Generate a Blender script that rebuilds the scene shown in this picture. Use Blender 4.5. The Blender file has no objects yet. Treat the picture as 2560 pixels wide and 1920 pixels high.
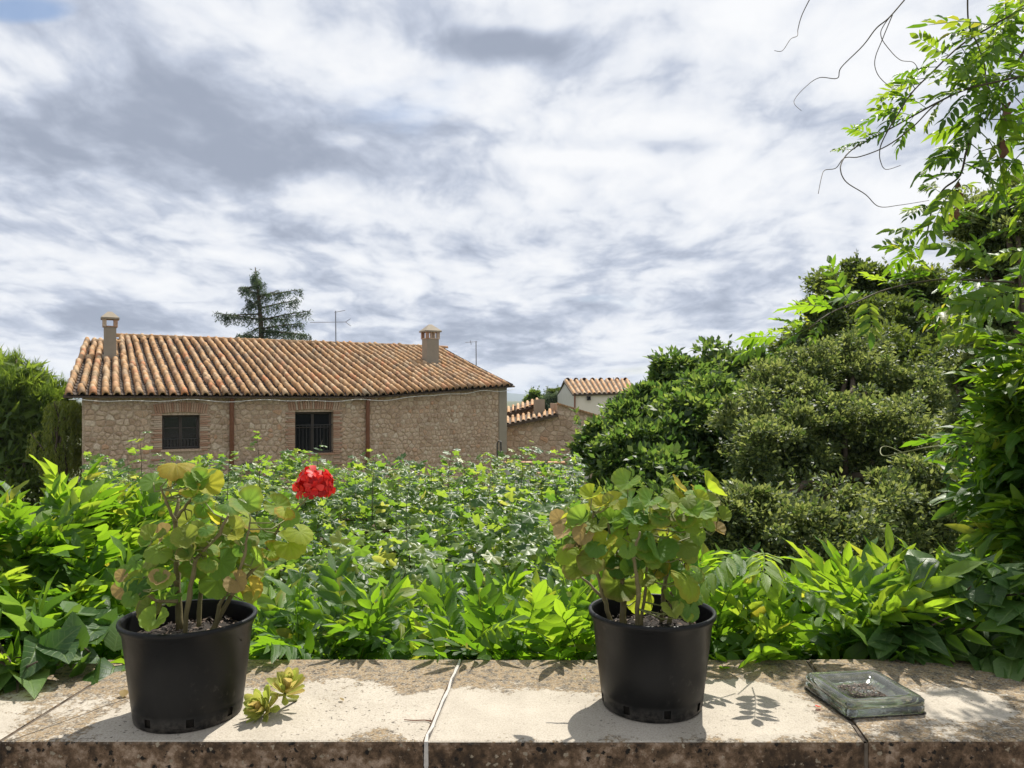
import bpy, math, random
import numpy as np
from mathutils import Vector, Matrix

# ------------------------------------------------------------------ camera, sky, sun, exposure
SC = bpy.context.scene
COL = SC.collection
CAMZ, F, CX, HY = 0.7, 1923.0, 1280.0, 1000.0      # eye height over the coping, focal length / centre / horizon in photo pixels

cam = bpy.data.cameras.new('camera'); camo = bpy.data.objects.new('camera', cam); COL.objects.link(camo)
camo.location = (0, 0, CAMZ); camo.rotation_euler = (math.radians(90), 0, 0)
cam.sensor_width = 36; cam.lens = 36 * F / 2560; cam.shift_y = 40 / 2560
cam.clip_start = 0.05; cam.clip_end = 30000
SC.camera = camo

SUN_AZ, SUN_EL = 23.5, 56.0                         # degrees right of the view direction / above the horizon
W = bpy.data.worlds.new('World'); SC.world = W; W.use_nodes = True

def build_world():
    nt = W.node_tree; nt.nodes.clear(); n = nt.nodes.new; L = nt.links.new
    out = n('ShaderNodeOutputWorld')
    sky = n('ShaderNodeTexSky'); sky.sky_type = 'NISHITA'; sky.sun_disc = False
    sky.sun_elevation = math.radians(SUN_EL); sky.sun_rotation = math.radians(SUN_AZ)
    bsky = n('ShaderNodeBackground'); bsky.inputs[1].default_value = 0.08; L(sky.outputs[0], bsky.inputs[0])
    tc = n('ShaderNodeTexCoord'); sep = n('ShaderNodeSeparateXYZ'); L(tc.outputs['Generated'], sep.inputs[0])
    def m(op, a, b=None, c=None, clamp=False):
        k = n('ShaderNodeMath'); k.operation = op; k.use_clamp = clamp
        for i, v in enumerate((a, b, c)):
            if v is None: continue
            if isinstance(v, (int, float)): k.inputs[i].default_value = v
            else: L(v, k.inputs[i])
        return k.outputs[0]
    z = m('MAXIMUM', sep.outputs[2], 0.0)
    zz = m('ADD', z, 0.20)
    px = m('DIVIDE', sep.outputs[0], zz); py = m('DIVIDE', sep.outputs[1], zz)
    cmb = n('ShaderNodeCombineXYZ'); L(px, cmb.inputs[0]); L(py, cmb.inputs[1])
    def noise(scale, det, rough, off, dist=0.0, sx=1.0):
        mp = n('ShaderNodeMapping'); mp.inputs['Location'].default_value = off; mp.inputs['Scale'].default_value = (sx, 1, 1)
        L(cmb.outputs[0], mp.inputs[0])
        t = n('ShaderNodeTexNoise'); t.inputs['Scale'].default_value = scale; t.inputs['Detail'].default_value = det
        t.inputs['Roughness'].default_value = rough; t.inputs['Distortion'].default_value = dist
        L(mp.outputs[0], t.inputs['Vector']); return t.outputs['Fac']
    def rng(v, a, b):
        k = n('ShaderNodeMapRange'); k.interpolation_type = 'SMOOTHSTEP'
        k.inputs[1].default_value = a; k.inputs[2].default_value = b; L(v, k.inputs[0]); return k.outputs[0]
    wv = n('ShaderNodeTexNoise'); wv.inputs['Scale'].default_value = 1.6; wv.inputs['Detail'].default_value = 3; L(cmb.outputs[0], wv.inputs['Vector'])
    wm = n('ShaderNodeVectorMath'); wm.operation = 'MULTIPLY_ADD'; wm.inputs[1].default_value = (.26, .34, 0); L(wv.outputs['Color'], wm.inputs[0]); L(cmb.outputs[0], wm.inputs[2])
    plain_vec = cmb; cmb = type('o', (), {'outputs': [wm.outputs[0]]})
    big = noise(1.0, 3, 0.5, (3.1, 1.7, 0), 0.0, 1.0)
    mid = noise(2.5, 8, 0.54, (7.3, 2.2, 0), 0.0, 1.35)
    fine = noise(7.0, 8, 0.58, (1.3, 9.2, 0), 0.0, 1.5)
    bod = m('ADD', m('MULTIPLY', big, 0.42), m('ADD', m('MULTIPLY', mid, 0.45), m('MULTIPLY', fine, 0.13)))
    def billow(scale, off): return m('ABSOLUTE', m('SUBTRACT', noise(scale, 5, .5, off, 0.0, 1.35), .5))
    pf = m('ADD', m('MULTIPLY', m('SUBTRACT', billow(2.2, (.3, .8, 0)), .085), .42), m('MULTIPLY', m('SUBTRACT', billow(5.5, (2.3, 1.1, 0)), .085), .20))
    bod = m('ADD', bod, pf)
    # a few cloud banks where the photographed sky has them (in the cloud layer's own plane)
    def bank(X, Y, rx, ry, amp):
        dx = m('DIVIDE', m('SUBTRACT', px, X), rx); dy = m('DIVIDE', m('SUBTRACT', py, Y), ry)
        d2 = m('ADD', m('MULTIPLY', dx, dx), m('MULTIPLY', dy, dy))
        return m('MULTIPLY', m('POWER', 2.718, m('MULTIPLY', d2, -1.0)), amp)
    def at(u, v):
        d = Vector(((u - CX) / F, 1, (HY - v) / F)).normalized(); return d.x / (d.z + .20), d.y / (d.z + .20)
    for (u, v, rx, ry, a) in BANKS:
        X, Y = at(u, v); bod = m('ADD', bod, bank(X, Y, rx, ry, a))
    white = rng(bod, 0.31, 0.60)                      # 0 = thick grey-blue base, 1 = thin bright cloud
    cr = n('ShaderNodeValToRGB'); e = cr.color_ramp.elements
    e[0].position = 0.0; e[0].color = (0.34, 0.385, 0.48, 1); e[1].position = 1; e[1].color = (0.92, 0.93, 0.95, 1)
    for p, c in ((0.35, (0.53, 0.58, 0.69, 1)), (0.68, (0.78, 0.81, 0.87, 1))):
        q = e.new(p); q.color = c
    L(white, cr.inputs[0])
    bcl = n('ShaderNodeBackground'); bcl.inputs[1].default_value = 0.64; L(cr.outputs[0], bcl.inputs[0])
    hole = noise(1.1, 5, 0.5, (5.2, 4.4, 0), 0.2, 0.8)
    gaps = m('ADD', bank(*at(60, 25), .12, .05, .35), m('ADD', bank(*at(2230, 430), .10, .06, .16), bank(*at(1560, 760), .5, .2, .08)))
    cover = m('SUBTRACT', 1.0, m('MULTIPLY', rng(m('ADD', hole, gaps), 0.64, 0.80), 0.85))
    mix = n('ShaderNodeMixShader'); L(cover, mix.inputs[0]); L(bsky.outputs[0], mix.inputs[1]); L(bcl.outputs[0], mix.inputs[2])
    L(mix.outputs[0], out.inputs[0])
BANKS = [(300, 400, .75, .22, -.075), (1300, 600, .8, .30, -.08), (1265, 105, .12, .07, -.24), (1265, 62, .10, .03, .10), (1430, 395, .12, .035, .17), (1350, 290, .5, .12, .07),
         (1700, 365, .22, .05, -.12), (780, 520, .3, .14, .08), (250, 110, .5, .16, .05), (1750, 200, .4, .16, -.05), (2150, 480, .5, .3, .09), (450, 640, .6, .3, .05), (700, 250, .35, .12, -.05), (1000, 180, .18, .1, .06), (1000, 770, 1.5, .6, -.05), (300, 720, .7, .4, -.04)]
build_world()

sl = bpy.data.lights.new('sun', 'SUN'); sl.energy = 4.2; sl.angle = math.radians(0.55); sl.color = (1, .95, .86)
so = bpy.data.objects.new('sun', sl); COL.objects.link(so)
_a, _e = math.radians(SUN_AZ), math.radians(SUN_EL)
SUN = Vector((math.sin(_a) * math.cos(_e), math.cos(_a) * math.cos(_e), math.sin(_e)))
so.rotation_euler = SUN.to_track_quat('Z', 'Y').to_euler()

vs = SC.view_settings; vs.view_transform = 'Standard'; vs.look = 'None'; vs.gamma = 1; vs.exposure = 0.72; vs.use_curve_mapping = False
SC.render.engine = 'CYCLES'; cy = SC.cycles
cy.use_denoising = True; cy.max_bounces = 7; cy.diffuse_bounces = 4; cy.transmission_bounces = 6; cy.glossy_bounces = 3
cy.transparent_max_bounces = 6; cy.sample_clamp_indirect = 6; cy.caustics_reflective = False; cy.caustics_refractive = False

R = random.Random(7); NR = np.random.default_rng(7)
def P(px, py, Y): return Vector(((px - CX) / F * Y, Y, CAMZ + (HY - py) / F * Y))

# ------------------------------------------------------------------ materials
class NT:
    def __init__(s, name):
        s.m = bpy.data.materials.new(name); s.m.use_nodes = True; s.t = s.m.node_tree
        s.b = s.t.nodes['Principled BSDF']; s.o = s.t.nodes['Material Output']
    def n(s, k): return s.t.nodes.new('ShaderNode' + k)
    def L(s, a, b): s.t.links.new(a, b)
    def put(s, sock, v):
        if isinstance(v, (int, float, tuple)): sock.default_value = v
        else: s.L(v, sock)
    def math(s, op, a, b=None, c=None, clamp=False):
        k = s.n('Math'); k.operation = op; k.use_clamp = clamp
        for i, v in enumerate((a, b, c)):
            if v is not None: s.put(k.inputs[i], v)
        return k.outputs[0]
    def rng(s, v, a, b, c=0.0, d=1.0):
        k = s.n('MapRange'); k.interpolation_type = 'SMOOTHSTEP'; s.put(k.inputs[0], v)
        for i, x in enumerate((a, b, c, d)): k.inputs[i + 1].default_value = x
        return k.outputs[0]
    def coord(s, kind='Object'): return s.n('TexCoord').outputs[kind]
    def noise(s, scale, det=5, rough=.55, vec=None, dist=0, dim4=None):
        k = s.n('TexNoise')
        if dim4 is not None: k.noise_dimensions = '4D'; s.put(k.inputs['W'], dim4)
        k.inputs['Scale'].default_value = scale; k.inputs['Detail'].default_value = det
        k.inputs['Roughness'].default_value = rough; k.inputs['Distortion'].default_value = dist
        s.L(vec if vec is not None else s.coord(), k.inputs['Vector']); return k.outputs['Fac']
    def ramp(s, fac, stops):
        k = s.n('ValToRGB'); e = k.color_ramp.elements; s.put(k.inputs[0], fac)
        e[0].position = stops[0][0]; e[0].color = (*stops[0][1], 1); e[1].position = stops[-1][0]; e[1].color = (*stops[-1][1], 1)
        for p, c in stops[1:-1]: q = e.new(p); q.color = (*c, 1)
        return k.outputs[0]
    def mix(s, f, a, b, mode='MIX'):
        k = s.n('Mix'); k.data_type = 'RGBA'; k.blend_type = mode; s.put(k.inputs[0], f)
        for i, v in ((6, a), (7, b)):
            if isinstance(v, tuple): v = (*v, 1) if len(v) == 3 else v
            s.put(k.inputs[i], v)
        return k.outputs[2]
    def bump(s, h, strength=.3, dist=.01):
        k = s.n('Bump'); k.inputs['Strength'].default_value = strength; k.inputs['Distance'].default_value = dist
        s.L(h, k.inputs['Height']); s.L(k.outputs[0], s.b.inputs['Normal']); return k.outputs[0]
    def lf(s):
        a = s.n('Attribute'); a.attribute_name = 'lf'; q = s.n('SeparateColor'); s.L(a.outputs['Color'], q.inputs[0]); return q.outputs
    def rnd(s):
        r = s.math('ADD', s.lf()[2], s.n('ObjectInfo').outputs['Random']); return s.math('FRACT', r)
    def col(s, c): s.put(s.b.inputs['Base Color'], (*c, 1) if isinstance(c, tuple) and len(c) == 3 else c)
    def rough(s, r): s.put(s.b.inputs['Roughness'], r)
    def spec(s, r): s.b.inputs['Specular IOR Level'].default_value = r

def plain(name, c, rough=.7, var=.25, scale=6, metal=0, spec=.4, bump=.15):
    q = NT(name); f = q.noise(scale)
    q.col(q.mix(f, tuple(x * (1 - var) for x in c), tuple(min(1, x * (1 + var)) for x in c)))
    q.rough(rough); q.spec(spec); q.b.inputs['Metallic'].default_value = metal
    if bump: q.bump(q.noise(scale * 8), bump, .004)
    return q.m

def leaf_mat(name, stops, trans, tfac=.42, vein='pin', rough=.42, spec=.5, veincol=None, edge=None, gain=1.0):
    q = NT(name); u, v, r = q.lf(); r2 = q.rnd()
    c = q.ramp(r2, stops); t = q.ramp(r2, trans)
    av = q.math('ABSOLUTE', q.math('SUBTRACT', q.math('MULTIPLY', v, 2.0), 1.0))
    if vein == 'pin':
        mid = q.rng(av, .02, .10, 1, 0)
        side = q.math('SINE', q.math('MULTIPLY', q.math('SUBTRACT', u, q.math('MULTIPLY', av, .22)), 52.0))
        sv = q.rng(side, .72, 1.0)
        vm = q.math('MAXIMUM', mid, q.math('MULTIPLY', sv, .55))
    elif vein == 'rad':                     # u = radius, v = angle
        a = q.math('ABSOLUTE', q.math('SINE', q.math('MULTIPLY', v, math.pi * 9)))
        vm = q.math('MULTIPLY', q.rng(a, .0, .16, 1, 0), q.rng(u, .98, .55))
        if edge is not None:
            z = q.math('MULTIPLY', q.rng(u, .62, .98), q.rng(q.math('FRACT', q.math('MULTIPLY', r2, 7.3)), .3, .9))
            c = q.mix(z, c, edge); t = q.mix(z, t, edge)
    else: vm = None
    nz = q.noise(30, 3, dim4=r2)
    c = q.mix(q.rng(nz, .3, .7), q.mix(1.0, c, (.72, .75, .7), 'MULTIPLY'), c)
    if vm is not None:
        vc = veincol or (.22, .32, .10)
        c = q.mix(q.math('MULTIPLY', vm, .5), c, vc); t = q.mix(q.math('MULTIPLY', vm, .35), t, tuple(x * .5 for x in trans[0][1]))
        q.bump(q.math('SUBTRACT', q.math('MULTIPLY', nz, .4), vm), .35, .004)
    q.col(c); q.rough(rough); q.spec(spec)
    tr = q.n('BsdfTranslucent'); q.L(t, tr.inputs[0])
    mx = q.n('MixShader'); mx.inputs[0].default_value = tfac
    q.L(q.b.outputs[0], mx.inputs[1]); q.L(tr.outputs[0], mx.inputs[2]); q.L(mx.outputs[0], q.o.inputs[0])
    return q.m

M = {}
G = [(0, (.030, .085, .012)), (.35, (.055, .14, .018)), (.7, (.09, .19, .022)), (.95, (.14, .24, .03)), (1, (.26, .27, .04))]
T = [(0, (.17, .36, .015)), (.35, (.29, .52, .02)), (.7, (.42, .64, .03)), (.95, (.56, .72, .05)), (1, (.75, .66, .06))]
M['wisteria'] = leaf_mat('wisteria_leaf', G, T, .5, rough=.5, spec=.4)
M['wisteria_shade'] = leaf_mat('wisteria_leaf_shade', [(a, tuple(x * .9 for x in c)) for a, c in G], [(a, tuple(x * .8 for x in c)) for a, c in T], .48, rough=.42, spec=.4)  # same leaf scaled darker: backlit shade painted into curtain and sprays
M['ovate'] = leaf_mat('broad_leaf', [(0, (.03, .08, .02)), (.6, (.06, .13, .03)), (1, (.11, .19, .05))], [(0, (.14, .32, .03)), (1, (.35, .55, .06))], .38, rough=.45)
M['grape'] = leaf_mat('grape_leaf', [(0, (.030, .075, .025)), (.5, (.085, .145, .03)), (.85, (.15, .22, .045)), (1, (.26, .28, .07))],
                      [(0, (.17, .35, .03)), (.5, (.32, .52, .045)), (.9, (.48, .63, .06)), (1, (.68, .68, .12))], .46, vein='rad', rough=.40, spec=.45, veincol=(.25, .33, .14))
M['ger_green'] = leaf_mat('geranium_leaf', [(0, (.07, .15, .035)), (.6, (.13, .23, .05)), (1, (.20, .29, .06))],
                          [(0, (.24, .47, .05)), (.6, (.40, .62, .06)), (1, (.56, .70, .06))], .5, 'rad', .6, .2, (.34, .46, .16), edge=(.26, .30, .04))
M['ger_yellow'] = leaf_mat('geranium_leaf_yellow', [(0, (.20, .30, .03)), (.6, (.30, .35, .04)), (1, (.42, .33, .06))],
                           [(0, (.50, .68, .04)), (.6, (.66, .70, .05)), (1, (.80, .58, .10))], .5, 'rad', .6, .2, (.40, .44, .14), edge=(.42, .30, .04))
M['ger_olive'] = leaf_mat('geranium_leaf_olive', [(0, (.12, .175, .035)), (1, (.20, .24, .05))], [(0, (.36, .48, .05)), (1, (.52, .56, .08))], .45, 'rad', .6, .2, (.30, .36, .12), edge=(.26, .24, .07))
M['ger_dry'] = leaf_mat('geranium_leaf_dry', [(0, (.26, .19, .08)), (1, (.42, .30, .15))], [(0, (.5, .36, .1)), (1, (.68, .48, .2))], .3, 'rad', .7, .2, (.4, .28, .16))
M['petal'] = leaf_mat('red_petal', [(0, (.36, .006, .010)), (.7, (.74, .02, .016)), (1, (.86, .07, .05))], [(0, (.8, .02, .02)), (1, (.95, .05, .03))], .3, 'none', .5, .3)
M['oak'] = leaf_mat('oak_leaf', [(0, (.035, .065, .02)), (.6, (.075, .115, .03)), (1, (.15, .19, .05))], [(0, (.12, .2, .02)), (1, (.36, .44, .06))], .32, 'none', .52, .45)
M['laurel'] = leaf_mat('shrub_leaf', [(0, (.028, .055, .018)), (.55, (.075, .115, .034)), (1, (.20, .25, .08))], [(0, (.12, .2, .03)), (1, (.50, .56, .14))], .34, 'none', .52, .45)
M['elm'] = leaf_mat('tree_leaf', [(0, (.03, .068, .02)), (.6, (.065, .12, .032)), (1, (.14, .20, .05))], [(0, (.10, .22, .03)), (1, (.40, .52, .08))], .42, 'none', .5, .45)
M['pine'] = leaf_mat('pine_needle', [(0, (.045, .085, .02)), (.6, (.09, .15, .028)), (1, (.15, .21, .04))], [(0, (.16, .28, .02)), (1, (.42, .55, .06))], .42, 'none', .5)
M['willow'] = leaf_mat('willow_leaf', [(0, (.09, .12, .03)), (.6, (.15, .19, .04)), (1, (.24, .26, .05))], [(0, (.28, .38, .03)), (1, (.52, .58, .08))], .42, 'none', .5)
M['cedar'] = leaf_mat('cedar_needle', [(0, (.025, .05, .03)), (1, (.06, .095, .05))], [(0, (.06, .12, .04)), (1, (.14, .22, .07))], .3, 'none', .6)
M['sage'] = leaf_mat('sage_leaf', [(0, (.10, .14, .08)), (1, (.18, .22, .12))], [(0, (.15, .22, .08)), (1, (.2, .28, .12))], .2, 'none', .6)
M['succ'] = leaf_mat('succulent_leaf', [(0, (.32, .40, .10)), (.7, (.46, .50, .14)), (1, (.58, .40, .18))], [(0, (.6, .7, .1)), (1, (.85, .65, .2))], .35, 'none', .35, .5)
M['bark'] = plain('bark', (.10, .075, .05), .9, .4, 20, bump=.5)
M['vinestem'] = plain('vine_stem', (.075, .06, .04), .8, .35, 30)
M['greenstem'] = plain('green_stem', (.16, .17, .055), .6, .3, 40)
M['gstem'] = plain('geranium_stem', (.15, .125, .055), .7, .35, 60, bump=.4)
M['drypod'] = plain('dry_leaf', (.20, .10, .065), .8, .35, 40)

def coping_mat():
    q = NT('coping_stone'); co = q.coord(); g = q.n('NewGeometry')
    sep = q.n('SeparateXYZ'); q.L(co, sep.inputs[0]); x, y = sep.outputs[0], sep.outputs[1]
    base = q.ramp(q.noise(9, 6, .6), [(.3, (.38, .34, .28)), (.7, (.475, .43, .36))])
    fine = q.noise(260, 3, .6); base = q.mix(q.rng(fine, .35, .62), q.mix(1.0, base, (.80, .78, .76), 'MULTIPLY'), base)
    # lichen grows where no pot has stood: four clean round pot marks
    clean = None
    for (X, Y, r) in ((-.145, 1.715, .150), (.105, 1.72, .145), (.52, 1.76, .17), (-.44, 1.76, .19), (-.70, 1.70, .2), (.32, 1.74, .16), (1.02, 1.80, .13)):
        dx = q.math('SUBTRACT', x, X); dy = q.math('SUBTRACT', y, Y)
        d = q.math('SQRT', q.math('ADD', q.math('MULTIPLY', dx, dx), q.math('MULTIPLY', dy, dy)))
        d = q.math('ADD', d, q.math('MULTIPLY', q.math('SUBTRACT', q.noise(22, 6, .7), .5), .09))
        k = q.rng(d, r - .03, r + .02, 1, 0); clean = k if clean is None else q.math('MAXIMUM', clean, k)
    big = q.noise(3.2, 4, .6, dist=.4)
    back = q.math('ADD', q.rng(y, 1.74, 2.0), q.math('MULTIPLY', q.rng(x, .75, 1.0), .35))
    dens = q.math('ADD', q.math('MULTIPLY', back, .20), q.math('ADD', q.math('MULTIPLY', big, .95), -.06))
    dens = q.math('SUBTRACT', dens, q.math('MULTIPLY', clean, .26))
    sp = q.math('ADD', q.math('MULTIPLY', q.noise(38, 5, .72), .55), q.math('MULTIPLY', q.noise(110, 4, .7), .45)); th = q.math('SUBTRACT', .80, q.math('MULTIPLY', dens, .82))
    lich = q.math('MULTIPLY', q.rng(q.math('SUBTRACT', sp, th), -.02, .05), q.rng(q.noise(200, 3, .65), .30, .55, .2, 1.0))
    lc = q.ramp(q.noise(42, 5, .72), [(.34, (.035, .03, .025)), (.46, (.10, .072, .042)), (.55, (.24, .155, .065)), (.66, (.19, .16, .12))])
    top = q.mix(q.math('MULTIPLY', lich, .85), base, lc)
    top = q.mix(q.math('MULTIPLY', q.rng(q.noise(80, 4, .65), .60, .66), q.rng(big, .38, .6)), top, (.045, .037, .03))
    # the weathered front edge: brown-black growth with pale specks
    fr = q.math('ADD', q.math('MULTIPLY', q.noise(7, 6, .6), .45), q.math('MULTIPLY', q.noise(38, 6, .7), .55)); fs = q.noise(75, 5, .7)
    face = q.ramp(fr, [(.36, (.018, .013, .01)), (.46, (.06, .038, .022)), (.53, (.14, .09, .055)), (.62, (.32, .24, .175))])
    face = q.mix(q.rng(fs, .60, .72), face, (.30, .24, .18)); face = q.mix(q.rng(fs, .42, .30), face, (.018, .014, .011))
    vo = q.n('TexVoronoi'); vo.inputs['Scale'].default_value = 62; vo.inputs['Randomness'].default_value = 1; q.L(co, vo.inputs['Vector'])
    vr = q.n('SeparateColor'); q.L(vo.outputs['Color'], vr.inputs[0])
    vd = q.math('ADD', vo.outputs['Distance'], q.math('MULTIPLY', q.math('SUBTRACT', q.noise(140, 4, .7), .5), 1.5))
    spot = q.math('MULTIPLY', q.rng(vd, .26, .20), q.rng(vr.outputs[0], .62, .66))
    face = q.mix(spot, face, q.mix(vr.outputs[1], (.34, .28, .21), (.20, .17, .12)))
    dark = q.math('MULTIPLY', q.rng(vd, .34, .22), q.rng(vr.outputs[2], .60, .64)); face = q.mix(dark, face, (.012, .010, .008))
    top = q.mix(q.math('MULTIPLY', q.math('MULTIPLY', dark, .8), q.math('MAXIMUM', q.rng(dens, .30, .55), .12)), top, (.05, .04, .032))
    nz = q.n('SeparateXYZ'); q.L(g.outputs['Normal'], nz.inputs[0])
    q.col(q.mix(q.rng(q.math('ADD', nz.outputs[2], q.math('MULTIPLY', q.math('SUBTRACT', fs, .5), .5)), .35, .75), face, top))
    q.rough(.88); q.spec(.25)
    q.bump(q.math('ADD', q.math('MULTIPLY', fine, .5), q.math('ADD', q.math('MULTIPLY', lich, .6), sp)), .55, .003)
    return q.m
M['coping'] = coping_mat()
M['grout'] = plain('grout', (.50, .47, .43), .9, .35, 90, bump=.6)
M['joint'] = plain('joint_dirt', (.10, .08, .06), .95, .5, 60)

def stone_mat():
    q = NT('rubble_stone'); r = q.rnd()
    c = q.ramp(r, [(0, (.46, .325, .225)), (.25, (.60, .44, .315)), (.5, (.66, .52, .39)), (.72, (.58, .415, .285)), (.86, (.73, .61, .475)), (1, (.60, .37, .235))])
    c = q.mix(q.rng(q.noise(22, 5, .65), .3, .68), q.mix(1.0, c, (.66, .63, .6), 'MULTIPLY'), c)
    c = q.mix(q.math('MULTIPLY', q.rng(q.noise(.9, 6, .65), .48, .66), .45), c, (.30, .225, .16))
    q.col(c); q.rough(.9); q.spec(.2); q.bump(q.noise(30, 6, .65), .5, .02); return q.m
M['stone'] = stone_mat()
def mortar_mat():
    q = NT('mortar'); c = q.ramp(q.noise(1.3, 5, .6), [(.3, (.45, .345, .255)), (.7, (.60, .475, .36))])
    c = q.mix(q.rng(q.noise(18, 6, .7), .35, .65), q.mix(1.0, c, (.66, .62, .58), 'MULTIPLY'), c)
    q.col(c); q.rough(.95); q.spec(.15); q.bump(q.noise(40, 5, .65), .6, .02); return q.m
M['mortar'] = mortar_mat()
def brick_mat():
    q = NT('brick'); r = q.rnd()
    c = q.ramp(r, [(0, (.42, .24, .16)), (.4, (.52, .33, .23)), (.75, (.57, .42, .31)), (1, (.60, .48, .37))])
    q.col(q.mix(q.rng(q.noise(25, 4), .3, .7), q.mix(1.0, c, (.7, .68, .66), 'MULTIPLY'), c)); q.rough(.9); q.spec(.2); q.bump(q.noise(60, 4), .4, .01); return q.m
M['brick'] = brick_mat()
def tile_mat():
    q = NT('roof_tile'); r = q.rnd()
    c = q.ramp(r, [(0, (.27, .175, .10)), (.15, (.38, .225, .115)), (.4, (.46, .26, .12)), (.6, (.45, .285, .15)), (.8, (.50, .35, .21)), (.93, (.46, .205, .095)), (1, (.33, .25, .165))])
    n1 = q.noise(7, 6, .7, dim4=r); n2 = q.noise(1.1, 4, .6)
    c = q.mix(q.math('MULTIPLY', q.rng(n1, .5, .68), .75), c, (.15, .115, .075)); c = q.mix(q.math('MULTIPLY', q.rng(n2, .48, .68), .5), c, (.20, .16, .11))
    c = q.mix(q.math('MULTIPLY', q.rng(q.noise(24, 4, .6, dim4=r), .6, .7), .5), c, (.52, .42, .31))
    q.col(c); q.rough(.85); q.spec(.25); q.bump(q.noise(60, 5), .4, .01); return q.m
M['tile'] = tile_mat()
M['pan'] = plain('channel_tile', (.06, .042, .03), .9, .5, 5)  # near-black colour paints in the shadow between the tile columns
M['render'] = plain('lime_render', (.31, .265, .205), .9, .2, 4, bump=.3)
M['cream'] = plain('cream_paint', (.74, .68, .58), .85, .08, 2)
M['white'] = plain('white_wall', (.55, .53, .48), .9, .1, 2)
M['rust'] = plain('rusty_pipe', (.20, .085, .05), .6, .3, 12)
M['iron'] = plain('black_iron', (.035, .032, .03), .5, .3, 20, spec=.5)
M['frame'] = plain('dark_frame', (.055, .043, .036), .6, .3, 20)
M['metal'] = plain('grey_metal', (.25, .26, .28), .4, .2, 20, metal=.8)
M['cable'] = plain('pale_cable', (.7, .68, .64), .6, .1)
M['wood'] = plain('weathered_wood', (.16, .11, .075), .85, .4, 10)
M['roofslab'] = plain('roof_boards', (.085, .062, .045), .9, .3, 5)
M['glassdark'] = NT('dark_pane').m
_b = M['glassdark'].node_tree.nodes['Principled BSDF']; _b.inputs['Base Color'].default_value = (.012, .013, .016, 1); _b.inputs['Roughness'].default_value = .12
def soil_mat():
    q = NT('potting_soil'); q.col(q.ramp(q.noise(120, 4, .6), [(.3, (.008, .006, .005)), (.6, (.03, .022, .016)), (.75, (.09, .06, .04))])); q.rough(.95); q.bump(q.noise(150, 4), .8, .01); return q.m
M['soil'] = soil_mat()
def pot_mat():
    q = NT('black_plastic'); n1 = q.noise(7, 5, .65); n2 = q.noise(40, 5, .7)
    sp = q.n('SeparateXYZ'); q.L(q.coord(), sp.inputs[0])
    low = q.rng(q.math('ADD', sp.outputs[2], q.math('MULTIPLY', n1, .03)), .055, .02)
    d = q.math('MAXIMUM', q.math('MULTIPLY', q.rng(n2, .55, .75), q.rng(n1, .45, .65)), q.math('MULTIPLY', low, q.rng(n2, .38, .6)))
    q.col(q.mix(q.math('MULTIPLY', d, .55), (.0055, .0057, .006), (.10, .088, .075)))
    q.rough(q.rng(n1, .3, .7, .34, .5)); q.spec(.22); q.bump(n2, .06, .003); return q.m
M['pot'] = pot_mat()
def glass_mat():
    q = NT('cloudy_glass'); n1 = q.noise(25, 5, .6)
    q.col((.86, .90, .80)); q.rough(q.rng(n1, .40, .75, .03, .22)); q.b.inputs['Transmission Weight'].default_value = .93; q.b.inputs['IOR'].default_value = 1.5
    q.bump(q.noise(60, 3), .15, .004); return q.m
M['glass'] = glass_mat()
def ground_mat():
    q = NT('garden_ground'); f = q.noise(.6, 6, .6)
    q.col(q.ramp(f, [(.3, (.05, .07, .025)), (.55, (.09, .10, .04)), (.75, (.17, .14, .09))])); q.rough(1); q.bump(q.noise(8, 6), .6, .05); return q.m
M['ground'] = ground_mat()
M['hill'] = plain('hill_wood', (.06, .085, .045), 1, .35, .01, bump=0)
M['floor'] = plain('terrace_tile', (.36, .34, .31), .8, .2, 3)

# ------------------------------------------------------------------ object helpers
def link(name, data, parent=None):
    o = bpy.data.objects.new(name, data); COL.objects.link(o)
    if parent is not None: o.parent = parent
    return o
def tag(o, label=None, cat=None, group=None, kind=None):
    for k, v in (('label', label), ('category', cat), ('group', group), ('kind', kind)):
        if v: o[k] = v
    return o
def thing(name, label, cat, loc=(0, 0, 0), group=None):
    e = link(name, None); e.location = loc; e.empty_display_size = .1; return tag(e, label, cat, group)
def wpos(p):                                        # world position of a (never rotated) parent chain
    v = Vector((0, 0, 0))
    while p is not None: v += p.location; p = p.parent
    return v
def place(o, Mw):
    o.matrix_basis = Matrix.Translation(-wpos(o.parent)) @ Mw if o.parent is not None else Mw
    return o

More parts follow.
